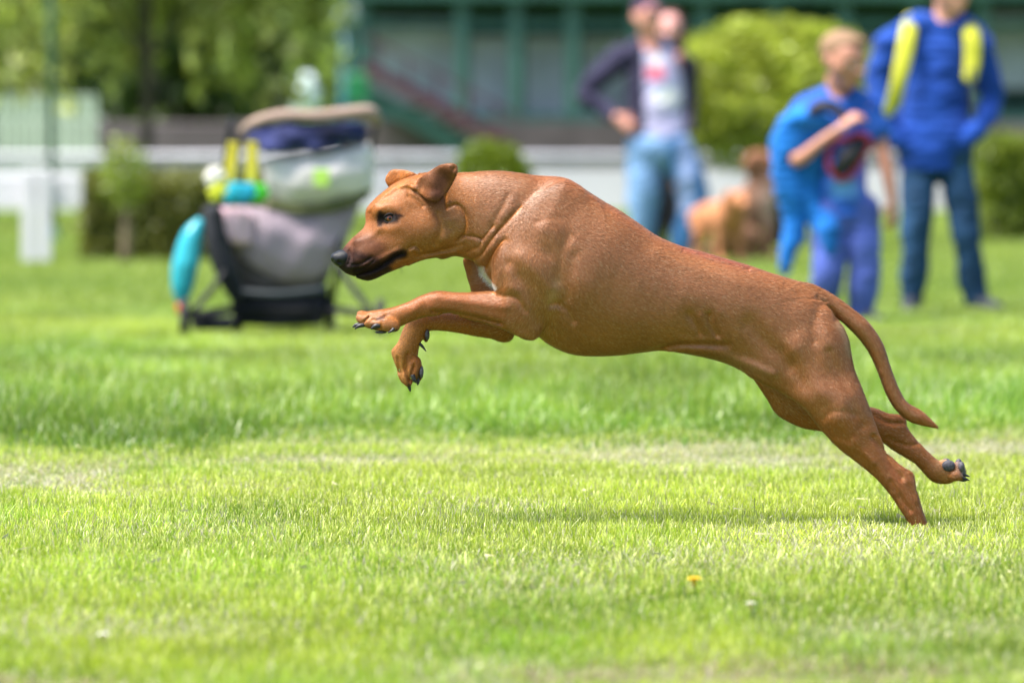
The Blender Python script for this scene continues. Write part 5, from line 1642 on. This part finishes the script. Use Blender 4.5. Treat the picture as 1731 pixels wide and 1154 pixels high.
    mb = MB(); mb.tube([g.P(1364, 196, -.09), g.P(1385, 180, -.10), g.P(1412, 186, -.11), g.P(1432, 212, -.14)], [.022, .026, .024, .016], 8, 4); mb.build('shoulder_strap', mat('black_strap', (.012, .010, .018), .6, .2), r, True)

def build_man():
    g = Fig(1115, 435, 38.3, 'person', 'man in a dark jacket and light jeans standing with one hand on his hip', 'person')
    sk = skin_mat('skin', (.55, .28, .22))
    F = Field((-.62, -.3, 0), (.46, .3, 1.80), .0085, .06)
    H = .24
    hm = head(F, g.P(1094, 30, 0), H, .35, -.15)
    g.ch(F, [(1096, 55, .02, .062), (1100, 72, .02, .062), (1104, 90, .03, .09)], .02)
    g.ch(F, [(1106, 105, .04, .10), (1112, 170, .03, .10), (1118, 250, .03, .10)], .03, flat=((0, 1, 0), .7))
    g.ch(F, [(1060, 106, .04, .045), (1106, 98, .04, .05), (1148, 106, .04, .045)], .03)
    g.ch(F, [(1045, 100, .03, .06), (1012, 130, .06, .052), (990, 158, .08, .046), (1020, 185, .02, .040), (1044, 200, -.08, .030)], .02)
    g.ch(F, [(1146, 102, .04, .055), (1150, 140, .10, .046), (1150, 180, .16, .040), (1128, 210, .20, .030)], .02)
    g.ch(F, [(1092, 265, .02, .085), (1090, 320, .0, .08), (1086, 370, .0, .058), (1084, 422, .03, .042)], .02)
    g.ch(F, [(1142, 266, .02, .085), (1160, 320, .0, .08), (1172, 360, .0, .058), (1158, 425, .03, .042)], .02)
    hand(F, g.P(1044, 200, -.08), (.75, -.2, -.5), (.1, .9, -.3), .18, .5, 1)
    hand(F, g.P(1128, 210, .20), (-.9, .05, -.3), (.1, -.6, -.2), .18, .4, -1)
    fig_mesh('body', F, sk, g.root)
    face_parts(g.root, hm, H)
    cm = fabric('dark_purple_cap', (.05, .02, .06))
    F = Field((-.3, -.3, 1.5), (.2, .25, 1.9), .008, .05)
    F.ell(hm(0, -.06, .24), (.40 * H, .40 * H, .33 * H), k=0)
    F.ell(hm(0, -.06, -.10), (.7 * H, .7 * H, .30 * H), k=.008, sub=True)
    F.chain([hm(-.16, .44, .26) + (.05 * H,), hm(0, .62, .22) + (.05 * H,), hm(.16, .44, .26) + (.05 * H,)], k=.04)
    fig_mesh('cap', F, cm, g.root)
    # T-shirt with a print
    def tcol(V):
        c = np.tile([.40, .38, .60], (len(V), 1)); x, z, y = V[:, 0], V[:, 2], V[:, 1]
        fr = (y < .02)
        for (cx, cz, rx, rz, cc) in ((-.03, 1.20, .06, .05, (.60, .06, .10)), (.01, 1.12, .07, .02, (.10, .25, .5)), (.04, 1.05, .08, .06, (.78, .78, .80)), (-.02, 1.28, .05, .03, (.75, .75, .8))):
            k = (np.exp(-((x - cx) / rx) ** 4 - ((z - cz) / rz) ** 4) * fr)[:, None]
            c = c * (1 - k) + np.array(cc) * k
        return c
    m, n, p = new_mat('printed_cotton')
    a = n.nodes.new('ShaderNodeAttribute'); a.attribute_name = 'col'; n.links.new(a.outputs['Color'], p.inputs['Base Color']); p.inputs['Roughness'].default_value = .85
    F = Field((-.3, -.28, .6), (.34, .3, 1.5), .008, .06)
    g.ch(F, [(1106, 92, .03, .13), (1112, 150, .02, .165), (1116, 200, .02, .165), (1120, 255, .02, .165)], .03, flat=((0, 1, 0), .72))
    F.ell(g.P(1100, 66, -.02), (.08, .1, .09), k=.01, sub=True)
    fig_mesh('t_shirt', F, m, g.root, tcol)
    # open jacket: two fronts, back and sleeves in one shell
    jm = fabric('dark_jacket', (.022, .020, .050), var=.3)
    F = Field((-.66, -.3, .55), (.42, .34, 1.55), .0085, .06)
    g.ch(F, [(1104, 92, .05, .15), (1108, 150, .04, .185), (1110, 200, .04, .185), (1112, 250, .04, .185)], .03, flat=((0, 1, 0), .76))
    g.ch(F, [(1050, 98, .04, .085), (1106, 84, .04, .085), (1144, 98, .04, .08)], .03)
    g.ch(F, [(1045, 100, .04, .085), (1012, 130, .06, .075), (990, 158, .08, .068), (1020, 185, .02, .058), (1036, 196, -.05, .048)], .02)
    g.ch(F, [(1142, 104, .05, .078), (1148, 140, .11, .07), (1146, 180, .17, .06), (1134, 206, .20, .048)], .02)
    x, y, z = F.grid((slice(None),) * 3)
    x0 = (1087 - g.px) / g.s; x1 = (1150 - g.px) / g.s
    slot = np.maximum(np.maximum(x0 + (z - 1.3) * -.02 - x, x - x1), y - .03)
    F.D = np.maximum(F.D, -slot).astype(np.float32)
    F.ell(g.P(1100, 60, -.02), (.085, .11, .11), k=.01, sub=True)
    fig_mesh('jacket', F, jm, g.root)
    # jeans: lit leg, shaded leg and a highlight painted into the colour
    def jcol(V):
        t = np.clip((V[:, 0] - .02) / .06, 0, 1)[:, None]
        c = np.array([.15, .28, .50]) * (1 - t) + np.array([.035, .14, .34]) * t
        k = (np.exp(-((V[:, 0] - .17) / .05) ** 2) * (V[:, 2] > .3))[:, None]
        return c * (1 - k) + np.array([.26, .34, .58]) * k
    m, n, p = new_mat('jeans_painted_light')
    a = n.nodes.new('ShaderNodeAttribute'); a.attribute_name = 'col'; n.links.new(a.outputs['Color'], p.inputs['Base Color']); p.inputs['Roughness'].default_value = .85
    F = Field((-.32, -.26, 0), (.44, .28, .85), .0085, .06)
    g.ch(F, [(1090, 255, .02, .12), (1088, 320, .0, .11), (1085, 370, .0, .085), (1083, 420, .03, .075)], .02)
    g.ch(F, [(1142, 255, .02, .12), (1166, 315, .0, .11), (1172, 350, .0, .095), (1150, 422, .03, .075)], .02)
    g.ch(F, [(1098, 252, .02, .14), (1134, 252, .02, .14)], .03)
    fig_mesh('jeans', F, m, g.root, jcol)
    dk = mat('dark_shoe', (.02, .025, .035), .6, .2, 20); so_ = mat('shoe_sole', (.30, .30, .32), .7, .1)
    shoe(g.root, g.P(1083, 435, .04)[:2] + (0,), -.2, .28, dk, so_)
    shoe(g.root, g.P(1158, 435, .04)[:2] + (0,), .6, .28, dk, so_)

def build_second_adult():
    g = Fig(1130, 423, 41.0, 'person', 'person in dark clothes mostly hidden behind the man in the jacket', 'person')
    sk = skin_mat('skin', (.62, .33, .31))
    F = Field((-.4, -.3, 0), (.4, .3, 1.75), .0105, .07)
    H = .235
    hm = head(F, g.P(1133, 50, 0), H, -.2, 0)
    g.ch(F, [(1135, 72, .02, .058), (1132, 95, .02, .08)], .02)
    g.ch(F, [(1128, 115, .03, .09), (1127, 180, .02, .09), (1127, 250, .02, .09)], .03, flat=((0, 1, 0), .7))
    g.ch(F, [(1094, 118, .03, .045), (1128, 110, .03, .05), (1160, 118, .03, .045)], .03)
    for sx in (-1, 1):
        g.ch(F, [(1127 + sx * 33, 112, .03, .055), (1127 + sx * 38, 160, .04, .045), (1127 + sx * 36, 205, -.04, .036), (1127 + sx * 26, 225, -.14, .027)], .02)
        g.ch(F, [(1127 + sx * 18, 255, .02, .09), (1127 + sx * 20, 330, .0, .07), (1127 + sx * 20, 412, .03, .04)], .02)
        hand(F, g.P(1127 + sx * 26, 225, -.14), (-.7 * sx, -.3, -.3), (-.2 * sx, .6, -.5), .17, .6, sx)
    fig_mesh('body', F, sk, g.root)
    face_parts(g.root, hm, H)
    dm = fabric('dark_coat', (.03, .018, .045))
    F = Field((-.4, -.3, .5), (.4, .32, 1.5), .010, .07)
    g.ch(F, [(1129, 100, .03, .12), (1128, 160, .02, .16), (1127, 210, .02, .165), (1127, 260, .02, .17)], .03, flat=((0, 1, 0), .75))
    g.ch(F, [(1092, 112, .03, .075), (1130, 96, .03, .08), (1164, 112, .03, .075)], .03)
    for sx in (-1, 1):
        g.ch(F, [(1127 + sx * 33, 112, .03, .07), (1127 + sx * 38, 160, .04, .062), (1127 + sx * 36, 205, -.04, .052), (1127 + sx * 28, 222, -.12, .042)], .02)
    fig_mesh('coat', F, dm, g.root)
    tm = fabric('dark_trousers', (.014, .014, .022))
    F = Field((-.3, -.25, 0), (.3, .27, .8), .010, .07)
    for sx in (-1, 1):
        g.ch(F, [(1127 + sx * 17, 250, .02, .10), (1127 + sx * 20, 330, .0, .085), (1127 + sx * 20, 412, .03, .07)], .02)
    fig_mesh('trousers', F, tm, g.root)
    hr = mat('dark_brown_hair', (.05, .025, .02), .8, .4, 60, .006)
    F = Field((-.3, -.25, 1.3), (.2, .25, 1.85), .009, .06)
    F.ell(hm(0, -.12, .16), (.41 * H, .41 * H, .42 * H), k=0)
    F.chain([hm(.34, -.05, .1) + (.12 * H,), hm(.36, -.05, -.5) + (.09 * H,)], k=.03)
    F.ell(hm(0, .42, -.08), (.30 * H, .26 * H, .34 * H), k=.01, sub=True)
    fig_mesh('hair', F, hr, g.root)
    dk = mat('dark_shoe', (.02, .025, .035), .6, .2, 20); so_ = mat('shoe_sole', (.30, .30, .32), .7, .1)
    for sx in (-1, 1):
        shoe(g.root, g.P(1127 + sx * 20, 423, .04)[:2] + (0,), .3 * sx, .25, dk, so_)

def fur_mat(name, c):
    return mat(name, c, .8, .35, 26, .012, bscale=60)

def build_bg_dogs():
    # sitting brown dog, facing right
    Y = 37.4; s = FPX / Y
    r = empty('dog', (gx(1278, Y), Y, 0)); tag(r, 'brown shaggy dog sitting upright between the man and the boys', 'dog')
    F = Field((-.40, -.26, 0), (.40, .26, .85), .007, .05)
    F.chain([(-.16, .0, .14, .13), (-.10, 0, .26, .135), (0, 0, .38, .125), (.04, 0, .48, .095), (.02, 0, .55, .08)], k=.0)
    F.ell((.02, 0, .62), (.095, .085, .085), k=.03)
    F.chain([(.08, 0, .61, .055), (.15, 0, .585, .040), (.18, 0, .575, .034)], k=.02)
    F.chain([(.07, 0, .56, .03), (.15, 0, .545, .024)], k=.015)
    for sy in (-1, 1):
        F.chain([(-.02, sy * .07, .67, .03), (-.05, sy * .09, .62, .034), (-.045, sy * .095, .56, .022)], k=.01)
        F.chain([(.05, sy * .07, .38, .06), (.07, sy * .08, .22, .040), (.075, sy * .08, .06, .030), (.10, sy * .08, .032, .034), (.135, sy * .08, .026, .026)], k=.02)
        F.chain([(-.16, sy * .09, .17, .085), (-.05, sy * .12, .16, .07), (-.02, sy * .12, .09, .05), (-.09, sy * .12, .05, .034), (-.02, sy * .12, .032, .034), (.04, sy * .12, .028, .028)], k=.02)
        for q in (-1, 0, 1):
            F.ell((.145, sy * .08 + q * .018, .018), (.022, .010, .016), k=.004)
    F.chain([(-.24, 0, .08, .045), (-.34, .02, .05, .035), (-.39, .06, .05, .02)], k=.02)
    def c1(V):
        c = np.tile([.13, .055, .028], (len(V), 1))
        k = np.clip((V[:, 2] - .5) * 5, 0, 1)[:, None] * .6
        c = c * (1 - k) + np.array([.26, .10, .04]) * k
        k = (np.exp(-((V[:, 0] - .1) / .08) ** 2 - ((V[:, 2] - .36) / .14) ** 2))[:, None] * .7
        return c * (1 - k) + np.array([.30, .24, .20]) * k
    m, n, p = new_mat('brown_fur'); a = n.nodes.new('ShaderNodeAttribute'); a.attribute_name = 'col'; n.links.new(a.outputs['Color'], p.inputs['Base Color']); p.inputs['Roughness'].default_value = .8
    fig_mesh('body', F, m, r, c1)
    bk = mat('black_leather', (.01, .01, .01), .3, .1)
    mb = MB(); mb.lathe([(.004, -.016), (.018, -.008), (.018, .006), (.004, .014)], (.205, 0, .585), 12); mb.build('nose', bk, r, True)
    for sy in (-1, 1):
        mb = MB(); mb.lathe([(.002, -.010), (.009, -.005), (.009, .005), (.002, .010)], (.088, sy * .045, .645), 10); mb.build('eye', bk, r, True)
    # lying / standing tan dog, rump to the left
    Y = 36.4; s = FPX / Y
    r = empty('dog', (gx(1218, Y), Y, 0), -1.15); tag(r, 'small orange tan dog standing beside the man\'s jeans', 'dog')
    F = Field((-.45, -.22, 0), (.45, .22, .62), .007, .05)
    F.chain([(-.16, 0, .30, .085), (-.05, 0, .30, .09), (.08, 0, .30, .105), (.14, 0, .32, .09), (.20, -.01, .36, .06), (.24, -.01, .39, .052)], k=0)
    F.ell((.27, -.01, .40), (.065, .055, .055), k=.02)
    F.chain([(.31, -.01, .39, .034), (.37, -.01, .375, .024)], k=.015)
    for sy in (-1, 1):
        F.chain([(.235, sy * .045 - .01, .44, .022), (.21, sy * .065 - .01, .41, .022), (.215, sy * .07 - .01, .375, .014)], k=.008)
        F.chain([(.11, sy * .06, .26, .055), (.12, sy * .065, .15, .030), (.12, sy * .065, .05, .021), (.145, sy * .065, .024, .024), (.165, sy * .065, .018, .018)], k=.02)
        F.chain([(-.17, sy * .06, .28, .075), (-.13, sy * .07, .18, .048), (-.20, sy * .07, .11, .028), (-.19, sy * .07, .045, .021), (-.165, sy * .07, .024, .023), (-.145, sy * .07, .018, .018)], k=.02)
    F.chain([(-.24, 0, .33, .03), (-.32, .01, .30, .022), (-.37, .02, .24, .014)], k=.02)
    fig_mesh('body', F, fur_mat('tan_fur', (.42, .17, .075)), r)
    mb = MB(); mb.lathe([(.003, -.012), (.012, -.006), (.012, .005), (.003, .010)], (.388, -.01, .38), 12); mb.build('nose', bk, r, True)
    for sy in (-1, 1):
        mb = MB(); mb.lathe([(.002, -.008), (.007, -.004), (.007, .004), (.002, .008)], (.318, sy * .032 - .01, .415), 10); mb.build('eye', bk, r, True)

def build_stroller():
    g = Fig(480, 575, 22.9, 'stroller', 'grey and off white stroller with a brown rolled handle cover seen from behind', 'stroller')
    R = g.root; P = g.P; s = g.s
    black = mat('black_tube', (.010, .011, .015), .6, .15, 30, spec=.25)
    offw = fabric('off_white_canvas', (.64, .60, .60)); grey = fabric('mauve_grey_canvas', (.30, .24, .29)); olive = fabric('olive_hem', (.10, .11, .045))
    dk = fabric('dark_mesh', (.012, .014, .020)); brown = fabric('brown_padding', (.28, .20, .17)); dg = fabric('dark_grey_canvas', (.10, .085, .09))
    def blob(name, m, rows, k=.02, flat=None, parent=R, lo=None, hi=None, extra=None, step=.008):
        A = np.array([P(a, b, d) for a, b, d, r_ in rows]); rr = max(q[3] for q in rows) + .05
        if flat and flat[1] > 1: rr *= flat[1]
        F = Field(A.min(0) - rr, A.max(0) + rr, step, .05)
        g.ch(F, rows, 0, flat)
        if extra: extra(F)
        return fig_mesh(name, F, m, parent)
    # frame
    mb = MB()
    for sx, (t, b) in ((-1, ((372, 345), (398, 560))), (1, ((588, 345), (552, 560)))):
        mb = MB(); mb.tube([P(t[0] + (20 if sx < 0 else -10), 200, .02), P(t[0], t[1], .10), P((t[0] + b[0]) / 2, 450, .14), P(b[0], b[1] - 20, .20)], .013, 8, 4); mb.build('frame_tube', black, R, True)
        mb = MB(); mb.tube([P(t[0], t[1] + 20, .10), P(t[0] + sx * -18, 440, -.05), P(322 if sx < 0 else 640, 536, -.24)], .012, 8, 4); mb.build('frame_tube', black, R, True)
        mb = MB(); mb.tube([P(322 if sx < 0 else 640, 530, -.24), P(400 if sx < 0 else 545, 520, .22)], .012, 8); mb.build('frame_tube', black, R, True)
    mb = MB(); mb.tube([P(325, 532, -.22), P(400, 524, .0), P(555, 524, .0), P(640, 530, -.22)], .011, 8); mb.build('axle', black, R, True)
    # wheels
    rim = mat('grey_rim', (.20, .20, .22), .4, .1, spec=.5); tyre = mat('tyre_rubber', (.02, .02, .022), .85, .2, 60, .002)
    for (px, yy, rad) in ((318, -.24, .085), (645, -.24, .085), (398, .20, .085), (556, .20, .085)):
        c = P(px, 575, yy); c = (c[0], c[1], rad)
        w_ = empty('wheel', (0, 0, 0)); w_.parent = R
        M = Matrix.Rotation(math.pi / 2, 3, 'Y')
        mb = MB(); mb.lathe([(rad * .72, -.017), (rad * .94, -.016), (rad, -.006), (rad, .006), (rad * .94, .016), (rad * .72, .017)], c, 28, M); mb.build('tyre', tyre, w_, True)
        mb = MB(); mb.lathe([(rad * .7, -.012), (rad * .7, .012)], c, 28, M)
        for q in range(5):
            a = q * 2 * math.pi / 5
            mb.tube([c, (c[0], c[1] + math.cos(a) * rad * .72, c[2] + math.sin(a) * rad * .72)], .008, 6)
        mb.build('rim', rim, w_)
    # handle with padded cover
    blob('handle_cover', brown, [(410, 224, .04, .020), (430, 208, -.02, .022), (475, 196, -.05, .024), (530, 196, -.06, .022), (590, 191, -.05, .025), (625, 190, -.02, .027), (637, 204, .03, .022)])
    mb = MB(); mb.tube([P(408, 222, .04), P(392, 290, .08), P(376, 350, .10)], .011, 8, 3); mb.build('handle_bar', black, R, True)
    mb = MB(); mb.tube([P(636, 204, .03), P(618, 290, .08), P(590, 350, .10)], .011, 8, 3); mb.build('handle_bar', black, R, True)
    # canopy (rear panel bulging towards us)
    def box_shell(name, m, pts_top, pts_bot, d0, bulge, thick, parent=R, n=18, mrows=10):
        vs = []; fs = []
        T = catmull(pts_top, 6); B = catmull(pts_bot, 6)
        idx = np.linspace(0, len(T) - 1, n).astype(int); idb = np.linspace(0, len(B) - 1, n).astype(int)
        for face in (0, 1):
            for i in range(mrows):
                t = i / (mrows - 1)
                for j in range(n):
                    u = j / (n - 1)
                    a = T[idx[j]] * (1 - t) + B[idb[j]] * t
                    bl = bulge * math.sin(math.pi * u) ** .6 * (.35 + .65 * math.sin(math.pi * (t * .8 + .1)))
                    wr = .006 * math.sin(u * 23 + t * 5) + .004 * math.sin(u * 9 - t * 17)
                    y = d0 - bl + wr if face == 0 else d0 + thick
                    vs.append(P(a[0], a[1], y))
        N = n * mrows
        for i in range(mrows - 1):
            for j in range(n - 1):
                a = i * n + j
                fs.append((a, a + n, a + n + 1, a + 1)); fs.append((a + N, a + N + 1, a + N + n + 1, a + N + n))
        for j in range(n - 1):
            fs.append((j, j + 1, j + 1 + N, j + N)); a = (mrows - 1) * n + j; fs.append((a + 1, a, a + N, a + 1 + N))
        for i in range(mrows - 1):
            a = i * n; fs.append((a + n, a, a + N, a + n + N)); a = i * n + n - 1; fs.append((a, a + n, a + n + N, a + N))
        mb = MB(); mb.add(vs, fs)
        return mb.build(name, m, parent, True)
    can = box_shell('canopy', offw, [(438, 268), (480, 262), (540, 258), (590, 252), (630, 236)], [(452, 335), (490, 345), (540, 344), (590, 332), (628, 318)], .06, .13, .34)
    mb = MB(); c = P(545, 300, -.085); mb.box(c, (.060, .010, .066), bev=.003); mb.build('logo_patch', mat('lime_patch', (.38, .62, .10), .6, .08), can)
    box_shell('hem', olive, [(440, 336), (490, 343), (545, 342), (600, 328), (628, 318)], [(445, 356), (490, 364), (545, 362), (598, 348), (622, 334)], .075, .12, .30)
    # seat back
    box_shell('seat_back', grey, [(362, 350), (430, 352), (500, 358), (560, 354), (606, 346)], [(392, 425), (430, 452), (480, 475), (530, 474), (572, 440)], .07, .11, .26)
    box_shell('seat_bottom', dg, [(378, 405), (430, 440), (490, 462), (540, 460), (562, 446)], [(404, 486), (440, 492), (490, 494), (530, 492), (548, 482)], .10, .08, .22)
    blob('side_wing', dk, [(362, 362, -.02, .040), (368, 410, -.02, .048), (384, 460, -.02, .045), (400, 500, .0, .030)], flat=((0, 1, 0), 1.6))
    # basket
    box_shell('basket', dk, [(392, 486), (393, 487), (470, 491), (547, 487), (548, 486)], [(398, 548), (399, 549), (470, 552), (539, 549), (540, 548)], .05, .02, .30)
    mb = MB(); mb.tube([P(394, 490, -.02), P(470, 496, -.05), P(550, 488, -.02)], .012, 8, 3); mb.build('basket_rim', mat('basket_rim', (.05, .06, .07), .4, .1), R, True)
    mb = MB(); mb.box(P(361, 545, -.05), (.16, .16, .05), bev=.015); mb.build('footrest', dk, R)
    # things hung on it
    o = blob('dark_scarf', fabric('navy_cloth', (.022, .028, .10), var=.9, scale=5, bump=.03), [(445, 235, .0, .050), (480, 236, -.03, .052), (520, 230, -.02, .052), (560, 228, -.02, .052), (600, 228, .0, .042)], flat=((0, 0, 1), 1.0), parent=None,
             extra=lambda F: (F.ell(g.P(470, 248, -.06), (.06, .03, .03), k=.02), F.ell(g.P(540, 250, -.05), (.08, .03, .022), k=.02), F.ell(g.P(575, 222, -.05), (.05, .03, .03), k=.02)))
    o.location = R.location; tag(o, 'rumpled navy blue cloth stuffed under the stroller handle', 'cloth')
    yb = mat('yellow_strap', (.55, .47, .04), .6, .12, 20, .003)
    for a, b, lab in ((396, 388, 'left of two yellow straps hanging from the stroller handle'), (429, 425, 'right of two yellow straps hanging from the stroller handle')):
        mb = MB(); mb.box(P((a + b) / 2, 274, -.06), (.042, .010, .155), bev=.004, M=Matrix.Rotation(.12 if a < 400 else .03, 3, 'Y')); o = mb.build('yellow_strap', yb); o.location = R.location
        tag(o, lab, 'strap', 'yellow straps on the stroller handle')
    r = empty('toy_cluster', R.location); tag(r, 'bundle of coloured plush toy balls tied to the left of the stroller', 'toy')
    for (a, b, rx, col, nm) in ((366, 298, .038, (.68, .66, .60), 'white_ball'), (372, 322, .040, (.52, .55, .04), 'yellow_ball'), (398, 326, .042, (.015, .30, .42), 'teal_ball'), (420, 326, .040, (.01, .26, .40), 'teal_ball'), (441, 326, .036, (.05, .38, .03), 'green_ball')):
        F = Field((-.09, -.09, -.09), (.09, .09, .09), .006, .04)
        F.ell((0, 0, 0), (rx, rx * .9, rx), k=0)
        for q in range(6):
            F.ell((rx * .8 * math.cos(q), -rx * .5, rx * .8 * math.sin(q * 1.1)), (.014, .012, .014), k=.008)
        V, Q = F.mesh(); mesh_np(nm, V + np.array(P(a, b, -.10)), Q, fabric(nm, col), r)
    o = None
    mb = box_shell('pink_cloth', fabric('pink_cloth', (.62, .42, .52)), [(356, 352), (380, 350), (405, 352), (428, 360)], [(364, 398), (385, 408), (405, 414), (428, 408)], -.02, .03, .02, parent=None, n=12, mrows=8)
    mb.location = R.location; tag(mb, 'pale pink cloth draped on the left side of the stroller back', 'cloth')
    # teal folded umbrella
    r = empty('umbrella', R.location); tag(r, 'folded teal umbrella with an orange tip hanging at the stroller\'s left side', 'umbrella')
    F = Field(np.array(P(285, 520, -.16)) - .02, np.array(P(352, 362, .06)) + .06, .006, .05)
    g.ch(F, [(338, 376, -.05, .020), (326, 400, -.06, .042), (316, 440, -.06, .050), (310, 480, -.06, .044), (308, 508, -.06, .022)], 0)
    for q in range(5):
        a = -1.2 + q * .6
        dx, dy = math.sin(a) * .043, -math.cos(a) * .043
        F.chain([tuple(np.array(P(334, 384, -.05))) + (.006,), tuple(np.array(P(315, 445, -.06)) + np.array([dx, dy, 0])) + (.012,), tuple(np.array(P(308, 505, -.06))) + (.008,)], k=.01)
    fig_mesh('canopy', F, mat('teal_nylon', (.02, .34, .44), .35, .25, 9, .01, spec=.5), r)
    mb = MB(); mb.tube([P(308, 505, -.06), P(307, 530, -.06)], [.022, .016], 10); mb.build('tip', mat('orange_plastic', (.75, .12, .03), .4, .1), r, True)
    mb = MB(); mb.tube([P(338, 376, -.05), P(346, 356, -.04), P(356, 346, -.03)], [.010, .008, .008], 8, 3); mb.build('handle', black, r, True)

if 'people' not in SKIP:
    build_big_boy(); build_small_boy(); build_man(); build_second_adult(); build_bg_dogs(); build_stroller()
